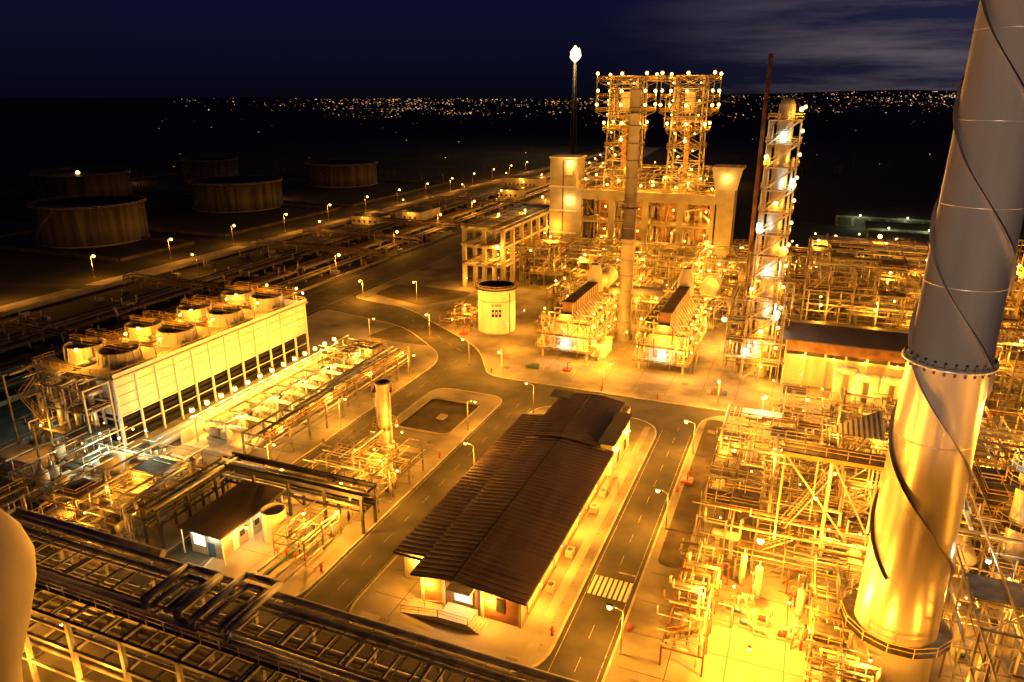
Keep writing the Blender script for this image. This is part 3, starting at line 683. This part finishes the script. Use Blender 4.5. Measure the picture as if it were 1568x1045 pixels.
# ------------------------------------------------------------------ coker structure
def coker():
    b = B('coker_tower_structure'); ya = 252
    b.box(-87, -77, ya, ya + 10, 0, 38.6, 'concrete'); b.box(-87.4, -76.6, ya - .4, ya + 10.4, 38.6, 39.2, 'cream')
    for z in (12, 20, 28.5): b.box(-87.2, -76.8, ya - .2, ya + 10.2, z, z + .6, 'cream')
    b.box(-82.2, -81.8, ya - .1, ya, 0, 38, 'dark')
    for z in (33, 36.5): b.box(-81, -78.4, ya - .3, ya, z, z + 1.6, 'cream')
    b.lamp(-79.5, ya - 1.6, 24.5, 350, (1, .6, .15), 'bulb', .5); b.lamp(-79.5, ya - 1.6, 37.5, 350, (1, .55, .1), 'bulb', .5); b.lamp(-84, ya - 3, 15, 700)
    b.box(-28.5, -22.5, ya, ya + 9, 0, 36.8, 'concrete'); b.quad((-29, ya - .1, 30), (-22, ya - .1, 30), (-20.5, ya - .1, 37.5), (-30.5, ya - .1, 37.5), 'concrete')
    b.box(-30.5, -20.5, ya, ya + 10, 36.8, 37.5, 'cream'); b.lamp(-25.5, ya - 1.6, 34.5, 300, (1, .55, .1), 'bulb', .5)
    xs = [-76, -64, -52, -40, -29]
    for x in xs:
        for y in (ya + 1, ya + 14, ya + 26): b.box(x - 1, x + 1, y - 1, y + 1, 0, 25, 'concrete')
    b.box(-77, -28.5, ya - .3, ya + 2.3, 24.8, 28.2, 'concrete')
    b.box(-77, -28.5, ya + 2.3, ya + 27, 27, 28, 'concrete')
    for z in (9, 17):
        b.box(-77, -28, ya + 2, ya + 26, z, z + .35, 'grate'); b.beam((-77, ya + .9, z), (-28, ya + .9, z), .7, 'concrete'); b.rail((-77, ya + .3, z + .35), (-28, ya + .3, z + .35), w=.1)
    for i, x in enumerate((-70, -58, -46, -35)):
        b.lathe(x, ya + 13, [(3, .9), (8, 1.5), (12, 4.2), (26.8, 4.2)], 'rust', 28)
        for z in (13, 19, 24): b.lathe(x, ya + 13, [(z, 4.22), (z + .2, 4.4), (z + .5, 4.22)], 'steel', 28)
        for z in (4.5, 12, 20): b.lamp(x + 5.6, ya + 3, z, 900, SOD, 'bulb', .7); b.lamp(x + 3.6, ya + 1.2, z + 2.4, 300, SOD, 'bulb', .5)
    for i in range(50):
        x = U(-75, -30); y = ya + U(.5, 8); z = U(1, 20); b.path([(x, y, z), (x, y, min(24, z + U(3, 10))), (x + U(-5, 5), y, min(24, z + U(3, 10)))], random.choice([.15, .2, .3, .45]), random.choice(PK), 7)
    block(b, -76, -29, ya + 1, ya + 26, [28.4, 31.5, 34.5], 6, .9, .5, .6, 500, equip=0, r=.5)
    b.rail((-77, ya - .2, 28.2), (-29, ya - .2, 28.2), w=.12)
    for x in range(-74, -28, 4): b.lamp(x, ya + .5, 30.2 + (x % 3) * 1.6, 260, SOD, 'bulb', .6)
    for xc, yc in ((-62.7, 262), (-40.8, 262)):
        z0 = 28; H = 66; w0 = 5.6; w1 = 4.6
        def c(i, z, ex=0):
            w = w0 + (w1 - w0) * (z - z0) / (H - z0) + ex; return (xc + (w if i in (1, 2) else -w), yc + (w if i in (2, 3) else -w), z)
        zl = [28, 33, 38, 43, 48.5, 53, 57.5, 62, 66]
        for a, e in zip(zl[:-1], zl[1:]):
            for i in range(4):
                j = (i + 1) % 4
                b.beam(c(i, a), c(i, e), .45, 'grey'); b.beam(c(i, e), c(j, e), .3, 'grey'); b.beam(c(i, a), c(j, e), .2, 'grey'); b.beam(c(j, a), c(i, e), .2, 'grey')
        for z, ex in ((43, 1.4), (48.5, 2), (54.5, 4.2), (59, 4), (64.5, 4.2)):
            w = w1 + ex
            for sx0, sx1, sy0, sy1 in ((-w, w, -w, -w + 2.4), (-w, w, w - 2.4, w), (-w, -w + 2.4, -w + 2.4, w - 2.4), (w - 2.4, w, -w + 2.4, w - 2.4)): b.box(xc + sx0, xc + sx1, yc + sy0, yc + sy1, z, z + .15, 'grate')
            b.railrect(xc - w, xc + w, yc - w, yc + w, z + .15, w=.12)
            for sx in (-1, 1):
                for sy in (-1, 1):
                    b.beam((xc + sx * w, yc + sy * w, z), (xc + sx * w1, yc + sy * w1, z - 2.2), .2, 'steel')
                    if z > 44: b.lamp(xc + sx * (w - .4), yc + sy * (w - .4), z + 2.3, 330, SOD, 'bulb', .85)
            b.lamp(xc, yc - w + .6, z + 2.2, 330, SOD, 'bulb', .85)
            for xx in (-.5, .5): b.ball((xc + xx * w, yc - w - .2, z - .8), .3, 'bulb')
        b.lamp(xc - 2, yc - 5, 40, 600, SOD, 'bulb', .6); b.lamp(xc + 3, yc - 6, 36, 600, SOD, 'bulb', .6); b.lamp(xc, yc - 5, 46, 450, SOD, 'bulb', .6)
        for x2 in (-8.5, 8.5):
            for y2 in (-8.5, 8.5): b.beam((xc + x2, yc + y2, 54.5), (xc + x2, yc + y2, 66), .25, 'grey')
        for i in range(26):
            x = xc + U(-7, 7); y = yc + U(-8, 8); b.cyl((x, y, U(44, 55)), (x, y, U(56, 65.5)), .16, random.choice(PK), 6)
        for i in range(12):
            z = U(50, 65); y = yc + U(-8, 8); b.cyl((xc - U(3, 8), y, z), (xc + U(3, 8), y, z), .16, random.choice(PK), 6)
        b.box(xc - 1.6, xc + 1.6, yc - 1.6, yc + 1.6, 54, 61, 'cream'); b.box(xc - .8, xc + .8, yc - .8, yc + .8, 33, 52, 'rust')
        for i in range(5): b.stair((xc - 4, yc - 5.6, 28 + i * 5), (xc + 3, yc - 5.6, 33 + i * 5))
        b.beam((xc - 9, yc, 66), (xc + 9, yc, 66), .5, 'steel')
    for z in (64.5, 66): b.beam((-55, 258, z), (-49, 258, z), .4, 'steel'); b.beam((-55, 264, z), (-49, 264, z), .4, 'steel')
    b.box(-54.5, -49, 258, 264, 64.4, 64.6, 'grate'); b.rail((-54.5, 258, 64.6), (-49, 258, 64.6), w=.12)
    b.build()
coker()

b = B('coker_process_unit')
block(b, -92, -16, 218, 246, [4.5, 8.5, 12], 5, .9, .3, .5, 1200, equip=.7, r=.55)
block(b, -20, 2, 196, 240, [5, 10, 15], 5, .9, .3, .5, 1200, equip=.6, r=.55)
block(b, -66, -14, 190, 214, [4, 7.5], 5, .9, .3, .6, 950, equip=1, r=.5)
b.cyl((-52, 198, 9.5), (-52, 206, 9.5), 2.6, 'cream', 20, dome=True); b.cyl((-22, 198, 9.5), (-22, 206, 9.5), 2.6, 'cream', 20, dome=True)
b.lamp(-15.7, 180, 7, 2400, (1, .46, .06), 'bulb', 1.0)
for x in (-80, -62, -44, -28): b.lamp(x, 214, 13, 1500, SOD, 'bulb', .55)
b.build()
b = B('concrete_pipe_rack')
for x in (-101, -94, -87.5):
    for y in range(209, 262, 8): b.box(x - .6, x + .6, y - .6, y + .6, 0, 19.5, 'concrete')
for z in (8, 14, 19.5):
    for x in (-101, -94, -87.5): b.beam((x, 208, z), (x, 262, z), .9, 'concrete')
    for y in range(209, 262, 8): b.beam((-101.5, y, z), (-87, y, z), .9, 'concrete')
    for i in range(10):
        x = -100.5 + i * 1.35; b.cyl((x, 206, z + .9), (x, 262, z + .9), .35, random.choice(PK), 8)
b.rail((-101.5, 208, 20), (-87, 208, 20), w=.12)
b.lamp(-88, 205.5, 15, 1100, SOD, 'bulb', 1.1); b.lamp(-97, 228, 21.5, 400, SOD, 'bulb', .6); b.lamp(-92, 240, 21.5, 400, SOD, 'bulb', .6); b.lamp(-97, 215, 6, 500); b.lamp(-99, 206, 4, 500)
for y in (213, 226, 243): b.lamp(-91, y, 11, 400, SOD, 'bulb', .4)
b.build()

# ------------------------------------------------------------------ distillation column
b = B('distillation_column'); X, Yk = -6, 163
b.lathe(X, Yk, [(0, 2.2), (3, 2.2), (8, 1.6), (58, 1.6), (59.2, 1.1), (59.8, 0)], 'alu', 24)
zl = [4.5 + i * 4.6 for i in range(13)]
for i, z in enumerate(zl):
    for sx, sy in ((-3, -3), (3, -3), (3, 3), (-3, 3)):
        if i < 12: b.beam((X + sx, Yk + sy, z - 4.6 if i else 0), (X + sx, Yk + sy, z + .1), .26, 'grey')
    if i < 12:
        for (ax, ay), (bx, by) in (((-3, -3), (3, -3)), ((3, -3), (3, 3)), ((3, 3), (-3, 3)), ((-3, 3), (-3, -3))):
            b.beam((X + ax, Yk + ay, z), (X + bx, Yk + by, z), .2, 'grey')
            b.beam((X + ax, Yk + ay, z - 4.6), (X + bx, Yk + by, z), .12, 'grey')
        b.box(X - 3.2, X + 3.2, Yk - 3.4, Yk - 1.7, z + .15, z + .22, 'grate'); b.box(X + 1.7, X + 3.4, Yk - 1.7, Yk + 3, z + .15, z + .22, 'grate'); b.railrect(X - 3.4, X + 3.4, Yk - 3.4, Yk + 3.4, z + .2, w=.1)
        b.stair((X - 2.6, Yk - 3.1, z - 4.4), (X + 2.6, Yk - 3.1, z), .8)
        wt = i % 2 == 0
        b.lamp(X - 2.8 + (i % 3) * 2.8, Yk - 3.8, z + 2.2, 200 if wt else 140, (.7, 1, .9) if wt else SOD, 'bulbw' if wt else 'bulb', .7)
        b.lamp(X + 3.4, Yk - 1, z + 2.6, 150, SOD, 'bulb', .55)
b.path([(X - 2.3, Yk - 1.8, 2), (X - 2.3, Yk - 1.8, 55), (X, Yk, 58)], .3, 'alu'); b.path([(X + 2.3, Yk - 1.8, 2), (X + 2.3, Yk - 1.8, 48)], .22, 'white')
b.cyl((X - 4.5, Yk + 4, 0), (X - 4.5, Yk + 4, 68), .45, 'rust', 10)
block(b, X - 7, X + 4.5, Yk - 6, Yk + 12, [4.5, 9, 13.5, 18], 4.5, .9, .4, .8, 380, equip=.5, w=.22)
block(b, X - 4, X + 4, Yk - 1, Yk + 12, [22, 27], 6, .4, .4, .3, 300, equip=0)
for (x, y) in ((-5, 160), (-13, 176)): b.lamp(x, y - 6, 5, 900, SOD)
b.build()

# ------------------------------------------------------------------ compressor house
b = B('compressor_house'); x0, x1, y0, y1, e = -.5, 23.5, 158, 172, 11
b.box(x0, x1, y0 + 1.5, y1, .13, 6.8, 'cream')
for x in [x0 + (x1 - x0) * i / 6 for i in range(7)]:
    b.beam((x, y0 + .3, .1), (x, y0 + .3, e), .35, 'cream'); b.beam((x, y1, .1), (x, y1, e), .35, 'cream')
b.box(x0, x1, y0 + .1, y0 + .35, 8.2, 10.8, 'rust'); b.box(x0, x1, y0 + .05, y0 + .4, 6.8, 7.4, 'cream'); b.box(x0 - .1, x0 + .1, y0, y1, 7, 11, 'cream'); b.box(x1 - .1, x1 + .1, y0, y1, 2, 11, 'cream')
b.quad((x0 - 1, y0 - 1, e), (x1 + 1, y0 - 1, e), (x1 + 1, (y0 + y1) / 2, e + 1.6), (x0 - 1, (y0 + y1) / 2, e + 1.6), 'roof2'); b.quad((x0 - 1, (y0 + y1) / 2, e + 1.6), (x1 + 1, (y0 + y1) / 2, e + 1.6), (x1 + 1, y1 + 1, e), (x0 - 1, y1 + 1, e), 'roof2')
b.box(x0 - 1, x1 + 1, y0 - 1.05, y0 - .98, e - .25, e, 'dark')
for x in (3, 9, 15, 21): b.lamp(x, y0 - .8, 7.7, 150, SOD, 'bulb', .26)
b.build()
b = B('reformer_process_unit')
block(b, 0, 34, 126, 142, [3.2, 6], 4.2, .9, .3, .9, 550, equip=1, k='cream', w=.2, rs=.8)
for x, y in ((13.5, 147), (18, 147), (22.5, 150), (10, 150)): b.path([(x, y, .1), (x, y, 8), (x + 2.8, y, 8), (x + 2.8, y, 1)], .9, 'white', 14)
for x, y in ((28, 146), (31, 150)): vessel(b, x, y, 1, 12, 1.4, 'white')
b.stair((16, 134, 6), (26, 134, 12)); b.stair((6, 132, 0), (14, 132, 6))
b.lamp(12, 143, 7, 600); b.lamp(24, 143, 8, 600); b.lamp(3, 150, 6, 900); b.lamp(-2, 147, 5, 900)
b.build()
b = B('hydrotreater_process_unit')
block(b, 2, 46, 186, 232, [5, 10, 15, 20], 5.5, .95, .3, .4, 1250, equip=.6, r=.55)
block(b, 26, 44, 152, 184, [5, 10, 15], 5, .9, .4, .6, 900, equip=.6, r=.5)
b.box(4, 40, 226, 233, 20.2, 20.5, 'cream'); b.lamp(20, 225, 22.5, 400, SOD, 'bulb', .9); b.lamp(36, 225, 22.5, 400, SOD, 'bulb', .9)
for x in (6, 18, 30, 42): b.lamp(x, 184, 12, 1300, SOD, 'bulb', .55)
block(b, 48, 100, 160, 250, [7, 14, 21], 8, .6, .3, .3, 2000, equip=.4, r=.5)
b.build()

for (x, y, w, d) in ((26, 325, 50, 12), (26, 352, 46, 12), (14, 385, 60, 14)):
    b = B('storage_shed'); b.box(x, x + w, y, y + d, 0, 5, 'steel')
    for i in range(8): b.box(x + i * w / 8 + .5, x + i * w / 8 + w / 8 - .8, y - .06, y, .3, 4, 'dark')
    b.quad((x - 1, y - 1, 5), (x + w + 1, y - 1, 5), (x + w + 1, y + d / 2, 7), (x - 1, y + d / 2, 7), 'roof2'); b.quad((x - 1, y + d / 2, 7), (x + w + 1, y + d / 2, 7), (x + w + 1, y + d + 1, 5), (x - 1, y + d + 1, 5), 'roof2')
    for i in range(3): b.lamp(x + w * (i + .5) / 3, y - 5, 6, 260, (.8, 1, .5), 'bulbw', .6)
    b.build()

# ------------------------------------------------------------------ far tanks
def far_tank(px, py, r, h):
    d = Vector((px, py)); dn = d.normalized(); c = d + dn * r
    b = B('oil_storage_tank')
    prof = [(0, r + .3), (.4, r + .3), (.4, r), (h, r), (h, r + .4), (h + .3, r + .4), (h + .3, r - .3), (h - 1.2, r - .3), (h - 1, 0)]
    b.lathe(c.x, c.y, prof, ['concrete', 'concrete', 'tankwall', 'tankwall', 'tankwall', 'tankwall', 'dark', 'roofdark'], 64)
    for z in (h * .3, h * .6, h * .86): b.lathe(c.x, c.y, [(z, r), (z + .1, r + .25), (z + .3, r)], 'tankwall', 64)
    for i in range(18):
        a = -2.2 + i * .05; b.box(c.x + (r + .5) * cos(a) - .6, c.x + (r + .5) * cos(a) + .6, c.y + (r + .5) * sin(a) - .5, c.y + (r + .5) * sin(a) + .5, i * h / 18, i * h / 18 + .25, 'grate')
    platform_ring(b, c.x, c.y, h, r, r + 1, 'dark', n=48)
    b.build()
for t in ((-400, 311, 26, 14), (-283, 309, 24, 14), (-295, 423, 24, 14), (-272, 212, 21.5, 15.5), (-404, 417, 19, 14)): far_tank(*t)
for (x0, x1, y0, y1) in ((-330, -240, 195, 232), (-480, -240, 250, 338), (-470, -240, 350, 470)):
    b = B('earth_dike')
    for p, q in (((x0, y0), (x1, y0)), ((x1, y0), (x1, y1)), ((x1, y1), (x0, y1)), ((x0, y1), (x0, y0))): b.beam((*p, .5), (*q, .5), 2.2, 'darksoil', 1.3)
    b.build()

# ------------------------------------------------------------------ left pipe way
b = B('ground_pipeway')
for gx, n in ((-168, 9), (-186, 12), (-156, 6)):
    for i in range(n):
        x = gx + i * .95; r = U(.15, .4); k = random.choice(['dark', 'steel', 'grey', 'rust', 'dark']); b.cyl((x, 20, .9), (x - 12, 700, .9), r, k, 6)
    y = 24.
    while y < 560: b.beam((gx - .6 - y * .0176, y, .35), (gx + n * .95 - y * .0176, y, .35), .6, 'concrete', .6); y += 9
for y in (118, 168, 232, 262, 300, 380): rack(b, -206, -148, y, y + 4, [2.2, 3.4], 'x', 7, (.12, .25), k='steel', pk=['dark', 'steel', 'dark', 'rust'], w=.25)
for _ in range(160):
    x = U(-204, -148); y = U(90, 420); h = U(1, 4); b.box(x, x + U(.6, 3), y, y + U(.6, 3), 0, h * .5, random.choice(['steel', 'concrete', 'rust', 'darksoil'])); b.cyl((x, y, 0), (x, y, h), .18, 'grey', 6)
b.build()
b = B('perimeter_wall'); b.box(-209.6, -209.2, 40, 700, 0, 1.3, 'concrete'); b.box(-147.3, -147, 60, 500, 0, .9, 'concrete'); b.build()
for (x, y, w, d, h) in ((-206, 300, 16, 10, 4), (-188, 318, 10, 22, 4.5), (-196, 470, 26, 14, 6), (-170, 500, 14, 12, 8), (-176, 415, 12, 12, 5)):
    b = B('substation_building'); b.box(x, x + w, y, y + d, 0, h, 'cream'); b.box(x - .5, x + w + .5, y - .5, y + d + .5, h, h + .3, 'roofdark')
    for i in range(int(w / 3)): b.box(x + i * 3 + .8, x + i * 3 + 2, y - .05, y, 1.2, 2.4, 'glass')
    b.lamp(x + w * .5, y - 2.5, h, 200, SOD, 'bulb', .4); b.build()

# ------------------------------------------------------------------ street lamps
_lm = {}
def street_lamp(x, y, h=6.5, power=1500, ang=0, r=.34):
    r *= .85; key = (h, r)
    if key not in _lm:
        b = B('street_lamp'); b.cyl((0, 0, 0), (0, 0, h), .12, 'grey', 8, r2=.07); b.cyl((0, 0, 0), (0, 0, .5), .2, 'concrete', 8)
        b.cyl((0, 0, h - .05), (1.3, 0, h + .35), .05, 'grey', 6); b.box(1.1, 2., -.18, .18, h + .3, h + .48, 'grey'); b.ball((1.55, 0, h + .3 - r * .6), r, 'bulb')
        me = b.build(); _lm[key] = me.data; ob = me
    else:
        ob = bpy.data.objects.new('street_lamp', _lm[key]); COL.objects.link(ob)
    ob.location = (x, y, 0); ob.rotation_euler[2] = ang
    plight(ob, 1.55, 0, h + .3 - r * 1.6 - .35, power * 3.6, SOD, .25)
for i in range(15): street_lamp(-226 + i * .6, 106 + i * 33, 8, 1500, 0, .65)
for i in range(9): street_lamp(-148.5 - i * 4.2, 205 + i * 46, 8, 1900, 0, .65)
for i in range(5): street_lamp(-196 - i * 1.2, 190 + i * 75, 7, 900, pi, .55)
for i in range(9): street_lamp(-124 - i * 7, 330 + i * 42, 8, 3400, pi, .8)
for x, y in ((-300, 246), (-300, 362), (-290, 140), (-455, 390)): street_lamp(x, y, 8, 500, 0, .55)
street_lamp(-430, 330, 14, 2500, 0, 1.5)
for x, y, a in ((-13.4, 93, pi), (-69, 144, pi), (-59.3, 140.6, -pi / 2), (-108, 189, -pi / 2), (-1.3, 134.6, pi), (-12, 141, -pi / 2), (-88, 160, -pi / 2), (-124, 184, -pi / 2), (-13.4, 118, pi), (-13.4, 66, pi)): street_lamp(x, y, 6, 2000, a, .4)
for x, y, a in ((-54.2, 112, 0), (-45.5, 96, pi), (-77.2, 104, 0), (-36, 141, 0), (-54.2, 84, 0), (-77.2, 84, 0), (-77.2, 130, 0), (-45.5, 124, pi), (-100, 150, 0)): street_lamp(x, y, 6, 1200, a, .3)
for x, y in ((10, 300), (60, 420), (130, 380), (200, 500), (-60, 540)): street_lamp(x, y, 9, 2000, 0, .8)

# ------------------------------------------------------------------ flare stack
b = B('flare_stack'); X, Yk = -241, 771
b.cyl((X, Yk, 0), (X, Yk, 92), 1.1, 'dark', 12)
for i in range(14):
    z = i * 6.4; w = 4.5 - i * .22
    for k2 in range(3):
        a = k2 * 2 * pi / 3; a2 = a + 2 * pi / 3; w2 = 4.5 - (i + 1) * .22
        b.beam((X + cos(a) * w, Yk + sin(a) * w, z), (X + cos(a) * w2, Yk + sin(a) * w2, z + 6.4), .4, 'dark'); b.beam((X + cos(a) * w, Yk + sin(a) * w, z), (X + cos(a2) * w2, Yk + sin(a2) * w2, z + 6.4), .25, 'dark')
b.lathe(X, Yk, [(92, .8), (94, 3.4), (97, 5.6), (100, 5.0), (102, 5.4), (105, 3), (108.5, 0)], 'flame', 10)
b.lathe(X + 4, Yk, [(95, .8), (98, 2.4), (103, 1.6), (106, 0)], 'flame', 8)
b.lights.append((X, Yk - 12, 97, 150000, (1, .6, .25), 4)); b.build()

# ------------------------------------------------------------------ distant terrain + city lights
def hillz(x, y):
    d = math.hypot(x, y); a = math.atan2(x, y)
    return max(0, (d - 3500) / 5500) * (52 + 38 * sin(a * 3.1 + .6) + 16 * sin(a * 9 + 1) + 7 * sin(a * 23)) - 1.5
b = B('hills'); na = 110; nr = 14
for j in range(nr + 1):
    d = 3300 + (9500 - 3300) * j / nr
    for i in range(na + 1):
        a = radians(-75 + 115 * i / na); x = d * sin(a); y = d * cos(a); b.v.append((x, y, hillz(x, y)))
for j in range(nr):
    for i in range(na): o = j * (na + 1) + i; b.face([o, o + 1, o + na + 2, o + na + 1], 'soil', True)
b.build()
b = B('city_lights')
def cl(a, d, s, k):
    x = d * sin(a); y = d * cos(a); z = max(0, hillz(x, y)) + s
    b.box(x - s, x + s, y - s, y + s, z - s * .6, z + s * .6, k)
random.seed(11)
clusters = [(radians(U(-40, 10)), U(2200, 7000)) for _ in range(60)]
for _ in range(2100):
    if R() < .65:
        c = random.choice(clusters); a = c[0] + random.gauss(0, .02); d = c[1] * (1 + random.gauss(0, .06))
    else:
        a = radians(-22) + U(-.42, .62); d = 2400 + 6000 * R() ** .6
    s = d / 2300 * random.choice([.25, .35, .45, .55, .7, 1.1]); k = random.choice(['city_o', 'city_o', 'city_d', 'city_d', 'city_w'])
    if a < radians(-34) and R() < .7: continue
    cl(a, d, s, k)
for _ in range(60): cl(radians(U(-48, 14)), U(700, 2200), .35, random.choice(['city_o', 'city_d']))
b.build()

b = B('trees'); random.seed(3)
def tree(x, y, h):
    b.cyl((x, y, 0), (x, y, h * .5), h * .035, 'rust', 6, r2=h * .02)
    for i in range(3):
        a = U(0, 6.3); b.cyl((x, y, h * .4), (x + cos(a) * h * .22, y + sin(a) * h * .22, h * .7), h * .015, 'rust', 5)
    for i in range(90):
        a = U(0, 2 * pi); rr = h * .34 * R() ** .5; z = h * U(.42, 1) ; rr *= (1.15 - abs(z / h - .65) * 1.5)
        c = Vector((x + cos(a) * rr, y + sin(a) * rr, z)); s = h * .045
        p = [c + Vector((U(-s, s), U(-s, s), U(-s, s))) for _ in range(4)]; b.quad(*[tuple(v) for v in p], 'leaf')
for _ in range(26): tree(U(-470, -240), U(470, 540), U(6, 12))
for _ in range(8): tree(U(-440, -400), U(345, 400), U(8, 14))
for _ in range(30): tree(U(-250, 60), U(560, 760), U(6, 12))
b.build()

# ------------------------------------------------------------------ small yard details
def small(name, x, y, fn):
    b = B(name); fn(b, x, y); b.build()
def hydrant(b, x, y):
    b.cyl((x, y, .1), (x, y, 1.1), .18, 'redp', 10); b.ball((x, y, 1.15), .2, 'redp'); b.cyl((x - .35, y, .8), (x + .35, y, .8), .09, 'redp', 8)
for x, y in ((-54, 100), (-13.6, 104), (-45.6, 78), (-36, 140), (-21.6, 66), (-54, 66), (-62, 141), (-24, 140), (-13.4, 70)): small('fire_hydrant', x, y, hydrant)
def monitor(b, x, y):
    b.box(x - .9, x + .9, y - .9, y + .9, .13, .5, 'redp'); b.cyl((x, y, .5), (x, y, 1.8), .12, 'redp', 8); b.cyl((x, y, 1.8), (x + .8, y, 2.2), .12, 'redp', 8)
for x, y in ((-46.5, 149), (-12.7, 108), (-80, 164)): small('fire_monitor', x, y, monitor)
def hatch(b, x, y): b.box(x - .7, x + .7, y - .7, y + .7, .13, .28, 'concrete', 'grate'); 
for x, y in ((-11, 62), (-41, 60.3), (-24.5, 60), (-58, 104.5), (-11.5, 128), (-60, 145), (-20, 150), (-98, 140)): small('drain_hatch', x, y, hatch)
def crates(b, x, y):
    for i in range(4): b.box(x + i * 1.1, x + i * 1.1 + .9, y, y + .9 + (i % 2) * .4, .13, .7 + (i % 3) * .3, random.choice(['rust', 'blue', 'grey', 'green']))
for x, y in ((-104, 138), (-56, 147), (-15, 147)): small('material_crates', x, y, crates)

# ------------------------------------------------------------------ sky
w = bpy.data.worlds.new('World'); SC.world = w; w.use_nodes = True
nt = w.node_tree; N = nt.nodes; L = nt.links; bg = N['Background']
tc = N.new('ShaderNodeTexCoord'); sp = N.new('ShaderNodeSeparateXYZ'); L.new(tc.outputs['Generated'], sp.inputs[0])
ramp = N.new('ShaderNodeValToRGB'); e = ramp.color_ramp.elements
e[0].position = 0; e[0].color = (.0022, .0024, .0065, 1); e[1].position = .07; e[1].color = (.0034, .0040, .017, 1)
for p, c in ((.2, (.0052, .006, .038)), (.42, (.003, .0034, .02)), (.6, (.0016, .0018, .009))):
    q = e.new(p); q.color = (*c, 1)
L.new(sp.outputs[2], ramp.inputs[0])
mp = N.new('ShaderNodeMapping'); mp.inputs['Scale'].default_value = (1.2, 1.2, 11); L.new(tc.outputs['Generated'], mp.inputs['Vector'])
ns = N.new('ShaderNodeTexNoise'); ns.inputs['Scale'].default_value = 2.6; ns.inputs['Detail'].default_value = 7; ns.inputs['Roughness'].default_value = .6; L.new(mp.outputs[0], ns.inputs['Vector'])
cr = N.new('ShaderNodeValToRGB'); cr.color_ramp.elements[0].position = .44; cr.color_ramp.elements[1].position = .72; L.new(ns.outputs['Fac'], cr.inputs[0])
mx = N.new('ShaderNodeMapRange'); mx.inputs['From Min'].default_value = -.30; mx.inputs['From Max'].default_value = .2; mx.interpolation_type = 'SMOOTHSTEP'; L.new(sp.outputs[0], mx.inputs['Value'])
my = N.new('ShaderNodeMapRange'); my.inputs['From Min'].default_value = .3; my.inputs['From Max'].default_value = .8; my.interpolation_type = 'SMOOTHSTEP'; L.new(sp.outputs[1], my.inputs['Value'])
mz = N.new('ShaderNodeMapRange'); mz.inputs['From Min'].default_value = .42; mz.inputs['From Max'].default_value = .14; mz.interpolation_type = 'SMOOTHSTEP'; L.new(sp.outputs[2], mz.inputs['Value'])
def mul(a, b_):
    m_ = N.new('ShaderNodeMath'); m_.operation = 'MULTIPLY'; L.new(a, m_.inputs[0]); L.new(b_, m_.inputs[1]); return m_.outputs[0]
mask = mul(mul(mx.outputs[0], my.outputs[0]), mz.outputs[0]); mu = mul(cr.outputs[0], mask)
cm = N.new('ShaderNodeMix'); cm.data_type = 'RGBA'; L.new(mu, cm.inputs[0]); L.new(ramp.outputs[0], cm.inputs[6]); cm.inputs[7].default_value = (.12, .095, .10, 1)
ad = N.new('ShaderNodeMix'); ad.data_type = 'RGBA'; ad.blend_type = 'ADD'; ad.inputs[0].default_value = 1
mg = N.new('ShaderNodeMix'); mg.data_type = 'RGBA'; L.new(mask, mg.inputs[0]); mg.inputs[6].default_value = (0, 0, 0, 1); mg.inputs[7].default_value = (.010, .010, .022, 1)
L.new(cm.outputs[2], ad.inputs[6]); L.new(mg.outputs[2], ad.inputs[7]); L.new(ad.outputs[2], bg.inputs['Color']); bg.inputs['Strength'].default_value = 1.0

# ------------------------------------------------------------------ camera
cd = bpy.data.cameras.new('camera'); cam = bpy.data.objects.new('camera', cd); COL.objects.link(cam)
cd.sensor_width = 36; cd.lens = 36 * 1110 / 1568; cd.clip_end = 30000; cd.clip_start = .5
cam.location = (0, 0, 60); cam.rotation_euler = (radians(90 - 18.76), 0, radians(22)); SC.camera = cam
SC.view_settings.view_transform = 'Standard'; SC.view_settings.look = 'None'; SC.view_settings.exposure = 0
print('lights', NL[0])
